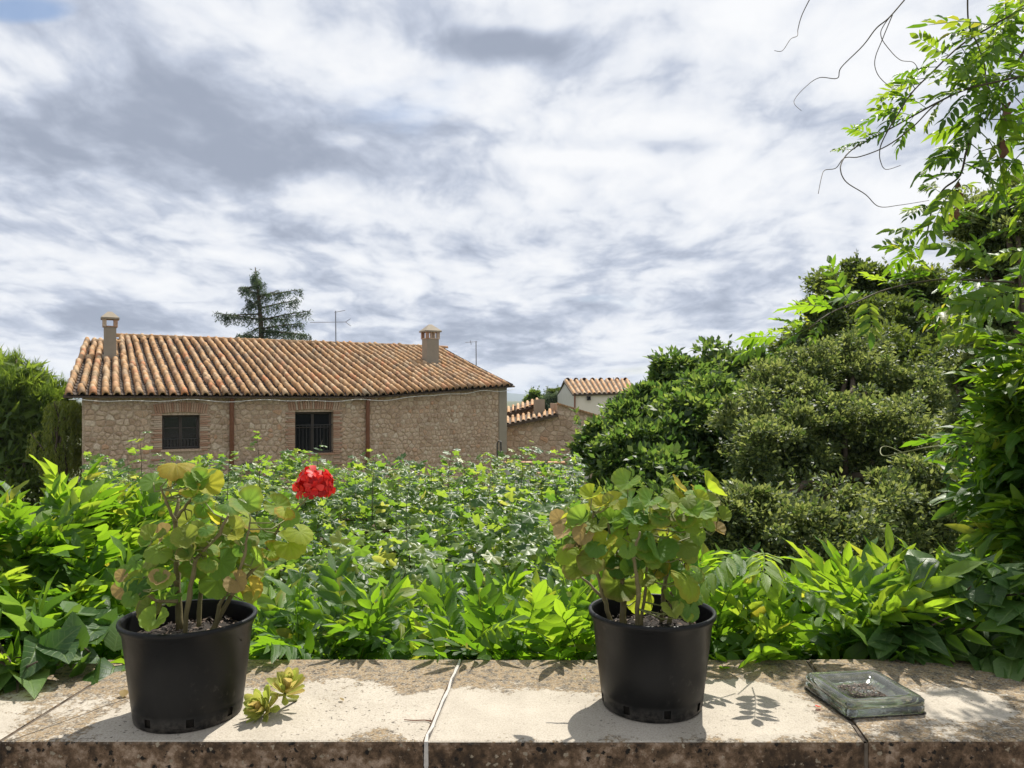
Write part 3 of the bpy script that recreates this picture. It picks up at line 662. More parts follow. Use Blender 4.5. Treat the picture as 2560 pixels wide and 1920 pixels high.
def house():
    h = thing('stone_house', 'rubble stone house with a terracotta barrel tile roof, two dark windows and two chimneys', 'house', (-6, 24, GZ))
    # windows by their place on the wall
    wins = []
    for (xa, xb, ya, yb) in ((405, 500, 1038, 1123), (737, 833, 1030, 1133)):
        a, zt = hit(F1, xa, ya); b, _ = hit(F1, xb, ya); _, zb = hit(F1, (xa + xb) / 2, yb); wins.append((a, b, zb, zt))
    top = EZ - .02; cuts = [0.0]
    m = MB(); x = 0.0; TH = .42
    for a, b, zb, zt in wins:
        m.box((x, 0, GZ), (a, TH, top), F1); m.box((a, 0, GZ), (b, TH, zb), F1); m.box((a, 0, zt), (b, TH, top), F1); x = b
    m.box((x, 0, GZ), (S_TURN, TH, top), F1)
    m.build('wall', M['mortar'], h)
    zt2 = lambda x: top + PITCH * R_END * x / LEN2
    MB().extrude([F2 @ Vector(p) for p in ((.0, 0, GZ), (LEN2, 0, GZ), (LEN2, 0, zt2(LEN2)), (0, 0, zt2(0)))], F2.to_3x3() @ Vector((0, .42, 0))).build('wall', M['mortar'], h)
    # gable ends and rear, so the house is closed
    back = lambda s: W0 + D1 * s + IN1 * 12.5
    for s0, r0, s_ in ((0.50, .43, .4), (S_END - .02, R_END + .43, -.4)):
        a, b = roofp(s0, r0, -.12), roofp(s0, R_RIDGE, -.12); c = back(s0); zz = EZ + PITCH * (R_RIDGE * 2 - 12.5) - .12
        MB().extrude([(a.x, a.y, GZ), (c.x, c.y, GZ), (c.x, c.y, zz), b, a], D1 * s_).build('wall', M['mortar'], h)
    # quoin strip of pale render at the far corner
    MB().box((LEN2 - .36, -.03, -1.2), (LEN2 + .02, .2, zt2(LEN2) - .02), F2).build('corner_render', M['render'], h)
    gh = []
    JW = .25
    for a, b, zb, zt in wins:
        gh += [(a - JW, b + JW, zb - .45, zt + .03), (a - JW * .8, b + JW * .8, zt, zt + .30)]
    px1, _ = hit(F1, 578, 1050)
    rubble(h, F1, .03, S_TURN - .02, -2.9, lambda x: top, gh, .185, 190, 3)
    rubble(h, F2, .03, LEN2 - .37, -2.9, zt2, [], .175, 110, 4)
    # brick surrounds
    jb = [brick_mesh(.27, .052, .040), brick_mesh(.20, .052, .037)]; vb = brick_mesh(.048, .27, .042)
    rot = F1.to_3x3().to_4x4()
    for a, b, zb, zt in wins:
        z = zb - .42; k = 0
        while z < zt + .01:
            for side, x in ((0, a), (1, b)):
                if z < zb - .03 and R.random() < .25: continue
                L = (.27, .20)[(k + side) % 2]; xc = x - L / 2 if side == 0 else x + L / 2
                place(link('brick', jb[(k + side) % 2], h), F1 @ Matrix.Translation((xc, 0, z + .026)))
            z += .061; k += 1
        n = 22; xc = (a + b) / 2; span = (b - a) / 2 + .2
        for i in range(n):
            t = (i + .5) / n * 2 - 1
            place(link('brick', vb, h), F1 @ Matrix.Translation((xc + span * t, 0, zt + .155 + .06 * (1 - t * t))) @ Matrix.Rotation(.22 * t, 4, 'Y') @ Matrix.Diagonal((1.12 * span / .75, 1, 1, 1)))
        # the opening: sill, frame, sashes, panes and bars
        wn = MB().box((a, .20, zb), (a + .07, .27, zt), F1).box((b - .07, .20, zb), (b, .27, zt), F1).box((a + .07, .20, zt - .07), (b - .07, .27, zt), F1).box((a + .07, .20, zb), (b - .07, .27, zb + .07), F1)
        xm = (a + b) / 2; wn.box((xm - .04, .195, zb + .07), (xm + .04, .272, zt - .07), F1)
        wob = wn.build('window', M['frame'], h)
        for u, v in ((a + .07, xm - .04), (xm + .04, b - .07)):
            MB().box((u, .232, zb + .07), (v, .240, zt - .07), F1).build('pane', M['glassdark'], wob)
            zz = zb + (zt - zb) * .62
            MB().box((u, .215, zz - .015), (v, .231, zz + .015), F1).build('glazing_bar', M['frame'], wob)
        MB().box((a - .04, -.05, zb - .06), (b + .04, .2, zb - .002), F1).build('sill', M['brick'], wob)
        hi = zb + (zt - zb) * (.30 if a < 4 else .68); g = MB()
        for i in range(11):
            x = a + .05 + (b - a - .1) * i / 10; g.tube([F1 @ Vector((x, .08, zb - .002)), F1 @ Vector((x, .08, hi))], .009, 5)
        for z in (hi, zb + .05): g.box((a - .003, .07, z - .012), (b + .003, .09, z + .012), F1)
        g.build('grille', M['iron'], wob)
    # dark panel behind the glass, standing in for the shade of the room
    for a, b, zb, zt in wins: MB().box((a - .1, .43, zb - .1), (b + .1, .47, zt + .1), F1).build('room_shade_panel', M['frame'], h)
    # down pipes and gutter bracket
    for pxx, fm, yb in ((578, F1, 1180), (917, F1, 1240)):
        x, _ = hit(fm, pxx, 1050); _, zb = hit(fm, pxx, yb)
        MB().tube([fm @ Vector((x, -.15, EZ - .09)), fm @ Vector((x, -.13, EZ - .16)), fm @ Vector((x, -.09, EZ - .28)), fm @ Vector((x, -.09, GZ))], .062, 8).build('down_pipe', M['rust'], h, True)
    # black wall lantern and conduit on the far corner
    x, z = hit(F1, 620, 1162); MB().box((x - .16, -.22, z - .03), (x + .16, -.0, z + .05), F1).prism([(x - .1, -.2), (x + .1, -.2), (x + .1, -.04), (x - .1, -.04)], z - .16, z - .03, F1).build('wall_lantern', M['iron'], h)
    # --- roof
    def r_eave(s): return -.24 + (R_END * (s - S_TURN) / (S_END - S_TURN) if s > S_TURN else 0)
    def r_top(s): return R_RIDGE - (1.05 if s < 1.0 else 0)
    S0, S1 = -.42, S_END + .28
    deck = MB(); sl_ = [(S0, r_eave(S0)), (S_TURN, r_eave(S_TURN)), (S1, r_eave(S1)), (S1, R_RIDGE), (1.0, R_RIDGE), (1.0, R_RIDGE - 1.05), (S0 + .46, R_RIDGE - 1.05)]
    lo = [roofp(s, r, -.085) for s, r in sl_]
    deck.extrude(lo, (0, 0, .045)); 
    bk = [roofp(1.0, R_RIDGE, -.14), roofp(S1, R_RIDGE, -.14)]; b2 = [p + IN1 * 5.6 + Vector((0, 0, -5.6 * PITCH)) for p in bk]
    deck.extrude([bk[0], bk[1], b2[1], b2[0]], (0, 0, .085))
    rf = deck.build('roof', M['roofslab'], h)
    PIT = .272; EXP = .305; ncol = int((S1 - S0) / PIT)
    # tile template: tapered half barrel, length .42 along +Y (up slope); wide end (lower) at y=0
    def barrel(r0, r1, L, th, n=6):
        V = []
        for (rr_, y, t) in ((r0, 0, 0), (r1, L, 0), (r0, 0, th)):
            for i in range(n + 1):
                a = math.pi * i / n; q = rr_ - t; V.append((-math.cos(a) * q, y, math.sin(a) * q * 1.08))
        m = n + 1; f = [(i, i + 1, m + i + 1, m + i) for i in range(n)] + [(2 * m + i, 2 * m + i + 1, i + 1, i) for i in range(n)]
        return np.array(V), [np.array(f)], np.tile([[0, .5, 0.]], (len(V), 1))
    cov = barrel(.096, .070, .42, .034)
    covm = np_mesh('tile', cov[0], cov[1], M['tile'], cov[2])
    up = (IN1 + Vector((0, 0, PITCH))).normalized(); nrm = D1.cross(up).normalized()
    base = np.array([D1, up, nrm]).T
    items = []; pans = []
    sl2 = math.sqrt(1 + PITCH ** 2)
    chims = [roofhit(275, 893), roofhit(1076, 908)]
    for c in range(ncol):
        s = S0 + .14 + c * PIT; r = r_eave(s) - .03; k = 0; s_ = s
        lean = max(0, (1.6 - s) / 2.0) * .48 / 6.3
        wob = R.uniform(-.012, .012)
        while r < r_top(s_) - .05:
            s = s_ + lean * max(0, r)
            j = Matrix.Rotation(R.uniform(-.06, .06) * (3 if R.random() < .03 else 1), 3, 'Z') @ Matrix.Rotation(.115 + R.uniform(-.02, .02), 3, 'X') @ Matrix.Rotation(R.uniform(-.05, .05), 3, 'Y')
            A = base @ np.array(j); p = roofp(s + wob + R.uniform(-.008, .008), r, .005 + R.uniform(0, .008))
            Mx = np.eye(4); Mx[:3, :3] = A * R.uniform(.96, 1.05); Mx[:3, 3] = p
            if not any(abs(s - cs) < .26 and -.18 < r - cr < .25 for cs, cr in chims): items.append((r * .3 + abs(s - 5) * .15, Mx))
            q = np.eye(4); q[:3, :3] = base @ np.array(Matrix.Rotation(math.pi, 3, 'Y')) @ np.diag([1, 1, .8]); q[:3, 3] = roofp(s + PIT / 2, r, .06); pans.append(q)
            r += EXP / sl2 * R.uniform(.97, 1.03); k += 1
    items.sort(key=lambda t: t[0])
    for _, Mx in items[:300]: place(link('tile', covm, rf), M4(Mx))
    field('tiles_upper', cov, [x[1] for x in items[300:]], M['tile'], rf)
    field('channel_tiles', cov, pans, M['pan'], rf)
    # ridge tiles
    rg = []
    for i in range(int((S1 - S0) / .36)):
        s = S0 + i * .36; rt = r_top(s)
        if s < .1: continue
        p = roofp(s, rt + .02, .02)
        A = np.array([-up, D1, nrm]).T @ np.array(Matrix.Rotation(.05, 3, 'X')); Mx = np.eye(4); Mx[:3, :3] = A * 1.18; Mx[:3, 3] = p; rg.append(Mx)
    for Mx in rg: place(link('ridge_tile', covm, rf), M4(Mx))
    # thin pale cable slung along the eave
    pts = [];
    for i in range(60):
        s = -.3 + (S_END + .5) * i / 59; r = r_eave(s) - .08; pts.append(roofp(s, r, -.10 - .05 * abs(math.sin(s * 1.3)) - .02 * math.sin(s * 4)))
    MB().tube(pts, .008, 5).build('eave_cable', M['cable'], h)
    # chimneys: rendered shaft, brick piers, pitched cap
    def chimney(px, yb, y0, y1, y2, wpx):
        s, r = roofhit(px, yb); p = roofp(s, r); Y = p.y; k = Y / F; w = wpx * k / 2 * .76; zz = lambda y: CAMZ + (HY - y) * k
        Fm = wall_frame(Vector((p.x, p.y, 0)), D1)
        sh = MB().box((-w, -w, p.z - .25), (w, w, zz(y0)), Fm); c = sh.build('chimney', M['render'], rf)
        MB().box((-w - .05, -w - .05, p.z - .3), (w + .05, w + .05, p.z + .10), Fm).build('flashing', M['render'], rf)
        for sx in (-1, 1):
            for sy in (-1, 1): MB().box((sx * w * .9 - .055, sy * w * .9 - .055, zz(y0)), (sx * w * .9 + .055, sy * w * .9 + .055, zz(y1)), Fm).build('chimney_pier', M['brick'], rf)
        if w > .22:
            for sx in (-.3, .3): MB().box((sx * w - .03, -w * .9 - .03, zz(y0)), (sx * w + .03, -w * .9 + .03, zz(y1)), Fm).build('chimney_pier', M['brick'], rf)
        MB().box((-w - .02, -w - .02, zz(y0) - .004), (w + .02, w + .02, zz(y0) + .03), Fm).build('chimney_band', M['brick'], rf)
        e = w + .085; a, b = zz(y1), zz(y2); q = MB().box((-e, -e, a), (e, e, a + .05), Fm)
        q.add([(-e, -e, a + .052), (e, -e, a + .052), (e, e, a + .052), (-e, e, a + .052), (-.06, 0, b), (.06, 0, b)], [(0, 1, 5, 4), (1, 2, 5), (2, 3, 4, 5), (3, 0, 4)], Fm)
        q.build('chimney_cap', M['render'], rf)
    chimney(275, 893, 818, 799, 779, 36); chimney(1076, 908, 848, 831, 811, 42)
house()

def antenna(label, px, yb, yt, Y, arms):
    k = Y / F; b = P(px, yb, Y); a = thing('television_antenna', label, 'antenna', tuple(b))
    MB().tube([b - Vector((0, 0, .4)), P(px - 1, yt, Y)], .022, 6).build('mast', M['metal'], a)
    for (x0, y0, x1, y1) in arms: MB().tube([P(x0, y0, Y), P(x1, y1, Y + .1)], .012, 5).build('antenna_element', M['metal'], a)
antenna('tall roof antenna with a forked boom rising behind the tiled ridge', 840, 857, 777, 30.6, ((775, 806, 864, 805), (836, 781, 863, 776), (864, 805, 876, 797), (864, 805, 877, 815)))
antenna('thin bent rod antenna beside the right chimney of the stone house', 1191, 926, 853, 31.5, ((1163, 856, 1193, 854), (1176, 851, 1178, 862)))

# ------------------------------------------------------------------ neighbouring buildings
def slab_roof(parent, a, b, c, d, pitch_along=.30, name='roof', colr='tile', nobj=True):
    """tiled slope: a-b eave (left to right), d-c ridge; columns run from eave to ridge"""
    a, b, c, d = map(Vector, (a, b, c, d)); n = (b - a).cross(d - a).normalized()
    if n.z < 0: n = -n
    rf = MB().extrude([a - n * .12, b - n * .12, c - n * .12, d - n * .12], n * .10).build(name, M['roofslab'], parent)
    L = (b - a).length; H = (d - a).length; nc = max(2, int(L / pitch_along)); Ms = []; e = (b - a).normalized()
    V = []; 
    nr = max(2, int(H / .32))
    for i in range(nc):
        t = (i + .5) / nc; p0 = a.lerp(b, t); p1 = d.lerp(c, t); u = (p1 - p0).normalized()
        x = u.cross(n).normalized(); A = np.array([x, u, n]).T
        for r in range(nr):
            Mx = np.eye(4); Mx[:3, :3] = A @ np.array(Matrix.Rotation(.05, 3, 'X')); Mx[:3, 3] = p0.lerp(p1, r / nr); Ms.append((Mx, r))
    r0 = pitch_along * .36
    V = []
    for rad, y in ((r0, 0), (r0 * .85, H / nr * 1.3)):
        for k in range(5): q = math.pi * k / 4; V.append((-math.cos(q) * rad, y, math.sin(q) * rad - .02))
    tm = (np.array(V), [np.array([(k, k + 1, 6 + k, 5 + k) for k in range(4)])], np.tile([[0, .5, 0.]], (10, 1)))
    me = np_mesh('tile', *tm[:2], M[colr], tm[2])
    if nobj:
        for Mx, r in Ms[:300]: place(link('tile', me, rf), M4(Mx))
        if len(Ms) > 300: field('tiles_upper', tm, [x[0] for x in Ms[300:]], M[colr], rf)
    else: field('tiles', tm, [x[0] for x in Ms], M[colr], rf)
    return rf
def barn():
    Y = 29.0; b = thing('stone_barn', 'brown stone barn with stepped terracotta roofs beside the end of the stone house', 'barn', tuple(P(1370, 1160, Y)[:2]) + (GZ,))
    q = lambda x, y, yy=Y: P(x, y, yy)
    g = lambda x, yy=Y: Vector((P(x, 1000, yy).x, yy, GZ))
    dep = Vector((0, 5, 0))
    MB().extrude([g(1244), g(1392), q(1392, 1034), q(1244, 1064)], dep).build('wall', M['mortar'], b)
    MB().extrude([g(1392), g(1520), q(1520, 1047), q(1396, 1009), q(1392, 1009)], dep).build('wall', M['mortar'], b)
    # stones of the front
    Fm = wall_frame(g(1244), Vector((1, 0, 0))); k = Y / F
    xl = (1520 - 1244) * k
    def topf(x):
        p = 1244 + x / k
        return P(0, 1064 - 30 * (p - 1244) / 148, Y).z if p < 1392 else P(0, 1009 + 38 * (p - 1396) / 124, Y).z
    rubble(b, Fm, .02, xl - .02, -2.4, topf, [], .24, 120, 9)
    # lower lean-to slope facing us, upper slope behind it
    slab_roof(b, q(1236, 1066, Y - .3), q(1394, 1034, Y - .3), q(1394, 1022, Y + 1.9), q(1236, 1049, Y + 1.9), .19)
    MB().extrude([g(1236, Y + 2.6), g(1350, Y + 2.6), q(1350, 1004, Y + 2.6), q(1236, 1040, Y + 2.6)], Vector((0, 2.4, 0))).build('wall', M['mortar'], b)
    slab_roof(b, q(1230, 1044, Y + 2.3), q(1348, 1009, Y + 2.3), q(1348, 996, Y + 4.6), q(1230, 1030, Y + 4.6), .19)
    # verge tiles of the right gable and a stub of wall on top
    n = 16
    m0 = MB()
    for i in range(n):
        t0, t1 = i / n, (i + 1.15) / n; a = q(1394 + 128 * t0, 1006 + 39 * t0, Y - .12); c = q(1394 + 128 * t1, 1006 + 39 * t1 + 1.2, Y - .12)
        MB().extrude([a, c, c + Vector((0, 0, -.06)), a + Vector((0, 0, -.06))], (0, .5, 0)).build('verge_tile', M['tile'], b)
    MB().extrude([g(1336, Y + 1.2), g(1362, Y + 1.2), q(1362, 998, Y + 1.2), q(1336, 999, Y + 1.2)], (0, 1.2, 0)).build('chimney_stub', M['render'], b)
    for x in (1287, ): MB().tube([q(x, 1052, Y + 1.7), q(x, 1014, Y + 1.7)], .035, 6).build('vent_pipe', M['iron'], b)
    # black bent conduit at the corner
    MB().tube([q(1243, 1172, 26.6), q(1243, 1108, 26.6), q(1246, 1102, 26.6), q(1252, 1104, 26.6), q(1253, 1132, 26.6)], .028, 6).build('conduit', M['iron'], b)
barn()
def white_house():
    Y = 48.0; q = lambda x, y, yy=Y: P(x, y, yy); k = Y / F
    h = thing('white_house', 'small cream house with a low terracotta roof beyond the barn', 'house', (P(1490, 0, Y).x, Y, GZ))
    yb = Y + 7
    A, B = q(1437, 984), q(1580, 980, Y + .6); RL, RR = q(1414, 952, Y + 4), q(1566, 951, Y + 4.6); BL = q(1394, 988, yb)
    gz = lambda p: Vector((p.x, p.y, GZ))
    MB().extrude([gz(A), gz(B), B, A], Vector((0, .3, 0))).build('wall', M['cream'], h)
    MB().extrude([gz(A), A, RL, BL, gz(BL)], Vector((.25, .1, 0))).build('gable_wall', M['white'], h)
    MB().extrude([gz(B), B, RR, RR + Vector((-.4, 2.6, -.8)), gz(RR + Vector((-.4, 2.6, 0)))], Vector((-.25, 0, 0))).build('gable_wall', M['white'], h)
    slab_roof(h, A + Vector((-.15, -.2, -.03)), B + Vector((.2, -.2, -.03)), RR + Vector((.2, 0, .05)), RL + Vector((-.15, 0, .05)), .30)
    slab_roof(h, BL + Vector((0, .2, 0)), BL + (RR - RL) + Vector((0, .2, 0)), RR + Vector((.2, 0, .04)), RL + Vector((-.15, 0, .04)), .5, nobj=False)
    w = MB().box((q(1467, 0).x, Y - .04, q(0, 1001).z), (q(1477, 0).x, Y - .002, q(0, 990).z)).build('window', M['frame'], h)
    MB().box((q(1469, 0).x, Y - .05, q(0, 999).z), (q(1475, 0).x, Y - .041, q(0, 992).z)).build('pane', M['glassdark'], w)
    MB().tube([q(1437, 984, Y - .1), q(1437, 1040, Y - .1)], .06, 6).build('down_pipe', M['rust'], h)
    MB().tube([q(1534, 953, Y + 4), q(1534, 943, Y + 4), q(1543, 943, Y + 4)], .03, 5).build('roof_aerial', M['metal'], h)
white_house()
def low_wall():
    Y = 19.5; w = thing('garden_wall', 'plastered garden wall with terracotta capping below the barn', 'wall', (P(1350, 0, Y).x, Y, GZ))
    a, b = P(1262, 1160, Y), P(1470, 1160, Y + .2)
    MB().box((a.x, Y, GZ), (b.x, Y + .25, a.z)).build('wall_face', M['white'], w)
    n = 12
    for i in range(n):
        x0 = a.x + (b.x - a.x) * i / n; x1 = a.x + (b.x - a.x) * (i + 1) / n - .012
        MB().box((x0, Y - .05, a.z - .002), (x1, Y + .30, a.z + .045)).build('capping_tile', M['tile'], w)
    MB().extrude([P(1330, 1180, Y - 1.5), P(1480, 1206, Y - 2.5), P(1480, 1212, Y - 2.5), P(1330, 1186, Y - 1.5)], (0, .25, 0)).build('stair_coping', M['tile'], w)
low_wall()

# ------------------------------------------------------------------ trees
def clumps(ells, n, rad, hollow=.55):
    """clump centres in a union of ellipsoids, pushed to the outside"""
    vol = np.array([e[3] * e[4] * e[5] for e in ells]) ** .67; pr = vol / vol.sum(); out = []; nm = []
    tries = 0
    while len(out) < n and tries < n * 40:
        tries += 1; e = ells[NR.choice(len(ells), p=pr)]; d = unit(1)[0]; r = NR.uniform(.45, 1.05) * (1 + .16 * math.sin(5 * d[0] + e[0] * 9) * math.cos(4 * d[2] + e[2] * 7) + .12 * math.sin(9 * d[1] + 7 * d[2]))
        p = np.array(e[:3]) + d * np.array(e[3:]) * r
        inner = any((((p - np.array(f[:3])) / np.array(f[3:])) ** 2).sum() < .30 for f in ells)
        if inner: continue
        out.append(p); nm.append(d)
    return np.array(out), np.array(nm)
def crown(parent, ells, ncl, per, crad, lsize, mat, tm=SLEAF, up=.5, name='crown', squash=.55, core=.12):
    C, Nn = clumps(ells, ncl, crad); m = len(C); L = m * per
    idx = np.repeat(np.arange(m), per); rs = crad * NR.uniform(.5, 1.5, m)
    d = unit(L); rr = NR.random(L) ** .62; off = d * (rs[idx] * rr)[:, None]; off[:, 2] *= squash
    pos = C[idx] + off
    yd = d * .9 + unit(L) * .8 + Nn[idx] * .4; yd[:, 2] += up * .3
    zd = unit(L) * .75 + np.array([0, 0, .75]) + d * .3
    Ms = frames(pos, yd, zd, lsize * NR.uniform(.5, 1.5, L))
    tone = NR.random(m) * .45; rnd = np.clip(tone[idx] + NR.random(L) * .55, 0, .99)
    # ragged young shoots standing out of the crown
    ns = int(m * .4); E = np.array(ells); q, sd = clumps(ells, ns, crad); ns = len(q); per_s = 16; si = np.repeat(np.arange(ns), per_s); tt = np.tile(np.linspace(0, 1, per_s), ns)
    sdir = sd * .7 + unit(ns) * .5 + [0, 0, .55]; sl = crad * NR.uniform(.7, 1.5, ns)
    sp = q[si] + sdir[si] * (sl[si] * tt)[:, None] + unit(len(si)) * crad * .10
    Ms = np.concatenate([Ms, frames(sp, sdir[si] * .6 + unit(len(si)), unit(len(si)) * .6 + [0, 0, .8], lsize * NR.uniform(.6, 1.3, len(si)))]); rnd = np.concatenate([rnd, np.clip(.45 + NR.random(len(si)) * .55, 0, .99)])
    if core:
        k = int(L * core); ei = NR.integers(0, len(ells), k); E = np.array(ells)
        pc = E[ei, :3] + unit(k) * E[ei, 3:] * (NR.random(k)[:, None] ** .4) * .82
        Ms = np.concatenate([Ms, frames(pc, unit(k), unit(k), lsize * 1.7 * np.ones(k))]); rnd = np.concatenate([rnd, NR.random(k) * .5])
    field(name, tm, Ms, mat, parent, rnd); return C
def pxell(cx, cy, rx, ry, Y, rd=None): k = Y / F; p = P(cx, cy, Y); return (p.x, p.y, p.z, rx * k, rd if rd else rx * k, ry * k)
def trunk(parent, base, top, r0, limbs, mat=None):
    m = MB(); b, t = Vector(base), Vector(top); pts = [b.lerp(t, i / 5) + Vector((R.uniform(-.1, .1), R.uniform(-.1, .1), 0)) * (i > 0) for i in range(6)]
    m.tube(pts, [r0 * (1 - .13 * i) for i in range(6)], 8)
    for L in limbs:
        L = Vector(L); s = pts[R.choice((2, 3, 4))]; mid = s.lerp(L, .5) + Vector((R.uniform(-.15, .15), R.uniform(-.15, .15), R.uniform(0, .25)))
        m.tube([s, mid, L], [r0 * .42, r0 * .26, r0 * .1], 5)
    m.build('trunk', mat or M['bark'], parent, True)
def tree(name, label, cat, ells, ncl, per, crad, lsize, mat, group=None, **kw):
    c = np.mean([e[:3] for e in ells], axis=0)
    if len(ells) > 6:      # boughs between the main ones, so the crown reads as one mass
        for i, e in enumerate(list(ells)):
            near = sorted((f for f in ells[:len(ells)] if f is not e), key=lambda f: sum((f[k] - e[k]) ** 2 for k in range(3)))[:2]
            for f in near: ells = ells + [tuple((e[k] + f[k]) / 2 + NR.normal() * .12 for k in range(3)) + tuple((e[k] + f[k]) / 2 * NR.uniform(.55, .8) for k in range(3, 6))]
    b = (float(c[0]), float(c[1]), GZ); t = thing(name, label, cat, b, group)
    C = crown(t, ells, ncl, per, crad, lsize, mat, **kw)
    lim = [C[i] for i in NR.choice(len(C), min(26, len(C)), replace=False)]
    trunk(t, b, (b[0], b[1], float(c[2]) + .3), .22, lim); return t
YA, YB, YC, YD = 15., 12.5, 9.5, 9.0
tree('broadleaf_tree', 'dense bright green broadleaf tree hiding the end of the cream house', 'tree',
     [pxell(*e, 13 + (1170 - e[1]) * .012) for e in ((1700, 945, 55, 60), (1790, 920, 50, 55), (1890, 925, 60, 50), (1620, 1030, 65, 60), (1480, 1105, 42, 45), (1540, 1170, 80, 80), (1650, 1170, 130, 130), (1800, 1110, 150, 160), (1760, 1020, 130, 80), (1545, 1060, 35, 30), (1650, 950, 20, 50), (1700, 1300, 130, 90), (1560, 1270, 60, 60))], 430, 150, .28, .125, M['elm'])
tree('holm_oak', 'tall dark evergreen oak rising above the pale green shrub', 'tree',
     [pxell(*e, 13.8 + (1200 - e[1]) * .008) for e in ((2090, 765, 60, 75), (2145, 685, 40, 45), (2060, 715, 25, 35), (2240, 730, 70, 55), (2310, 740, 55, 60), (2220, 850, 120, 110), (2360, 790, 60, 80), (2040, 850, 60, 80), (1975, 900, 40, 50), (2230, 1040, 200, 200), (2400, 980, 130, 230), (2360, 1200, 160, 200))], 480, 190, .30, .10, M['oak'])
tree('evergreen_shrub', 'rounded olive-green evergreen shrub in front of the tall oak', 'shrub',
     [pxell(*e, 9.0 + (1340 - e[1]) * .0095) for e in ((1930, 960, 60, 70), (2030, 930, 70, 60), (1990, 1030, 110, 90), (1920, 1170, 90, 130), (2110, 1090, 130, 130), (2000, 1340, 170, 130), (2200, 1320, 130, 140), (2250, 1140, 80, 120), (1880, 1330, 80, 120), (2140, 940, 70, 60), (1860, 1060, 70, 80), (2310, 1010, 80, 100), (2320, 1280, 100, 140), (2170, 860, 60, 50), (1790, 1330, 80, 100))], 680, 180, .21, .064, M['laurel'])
tree('tall_oak', 'small-leaved oak top showing behind the hanging vine at the upper corner', 'tree',
     [pxell(*e, YD) for e in ((2490, 560, 90, 85), (2560, 520, 90, 80), (2540, 640, 120, 80), (2600, 760, 120, 160), (2490, 840, 90, 130), (2450, 1000, 80, 120))], 190, 380, .2, .05, M['laurel'])

def pine():
    Y = 26.; t = thing('stone_pine', 'dense round dark green pine beside the left end of the stone house', 'tree', (P(20, 0, Y).x, Y, GZ))
    ells = [pxell(*e, Y) for e in ((50, 965, 85, 75), (-60, 960, 120, 110), (10, 1060, 160, 120), (120, 1020, 60, 80), (30, 1180, 170, 130), (-120, 1100, 140, 200))]
    C, Nn = clumps(ells, 320, .4); per = 150; m = len(C); L = m * per; idx = np.repeat(np.arange(m), per)
    # upright brushes of needles
    off = unit(L) * .28 * (NR.random(L)[:, None]) ; off[:, 2] *= 1.2; pos = C[idx] + off
    yd = unit(L) * .55 + np.array([0, 0, 1.0]) + Nn[idx] * .35; Ms = frames(pos, yd, unit(L), NR.uniform(.12, .26, L))
    V = np.array([(-.045, 0, 0), (.045, 0, 0), (0, 1, 0)]); tm = (V, [np.array([(0, 1, 2)])], np.array([(0, .5), (0, .5), (1, .5)]))
    tone = NR.random(m) * .5
    k = 9000; E = np.array(ells); ei = NR.integers(0, len(ells), k); pc = E[ei, :3] + unit(k) * E[ei, 3:] * .8 * NR.random(k)[:, None] ** .4
    Ms = np.concatenate([Ms, frames(pc, unit(k), unit(k), np.full(k, .5)) @ np.diag([3., 1, 3., 1])]); 
    field('crown', tm, Ms, M['pine'], t, np.concatenate([np.clip(tone[idx] + NR.random(L) * .5, 0, .99), NR.random(k) * .3]))
    trunk(t, t.location, (t.location.x, Y, .5), .3, [C[i] for i in NR.choice(m, 20, replace=False)])
pine()
def willow():
    Y = 22.5; t = thing('weeping_shrub', 'weeping yellow-green shrub tucked between the pine and the stone house', 'shrub', (P(160, 0, Y).x, Y, GZ)); k = Y / F
    pos, yd, rn = [], [], []; lim = []
    for (cx, cy, rx, hh, nn) in ((165, 1010, 45, 95, 95), (155, 1115, 45, 90, 80), (110, 1085, 35, 80, 40), (190, 1050, 25, 120, 50)):
        for _ in range(nn):
            a = NR.uniform(0, 6.28); q = NR.random() ** .5; x = cx + math.cos(a) * rx * q; dy = math.sin(a) * rx * k * q; y = cy - 12 * (1 - q * q)
            p = P(x, y, Y); p.y += dy; ln = hh * k * NR.uniform(.5, 1); n = int(ln / .035); tone = NR.random() * .5; lim.append(tuple(p))
            for i in range(n):
                tt = i / n; pos.append((p.x + math.cos(a) * .12 * math.sqrt(tt), p.y + math.sin(a) * .12 * math.sqrt(tt), p.z - ln * tt)); yd.append((NR.normal() * .5, NR.normal() * .5, -1)); rn.append(min(.99, tone + NR.random() * .5))
    n = len(pos); Ms = frames(np.array(pos), np.array(yd), unit(n), NR.uniform(.09, .16, n)); Ms[:, :3, 0] *= .55
    field('crown', SLEAF, Ms, M['willow'], t, rn); trunk(t, t.location, (t.location.x, Y, .2), .12, [lim[i] for i in range(0, len(lim), 14)])
willow()
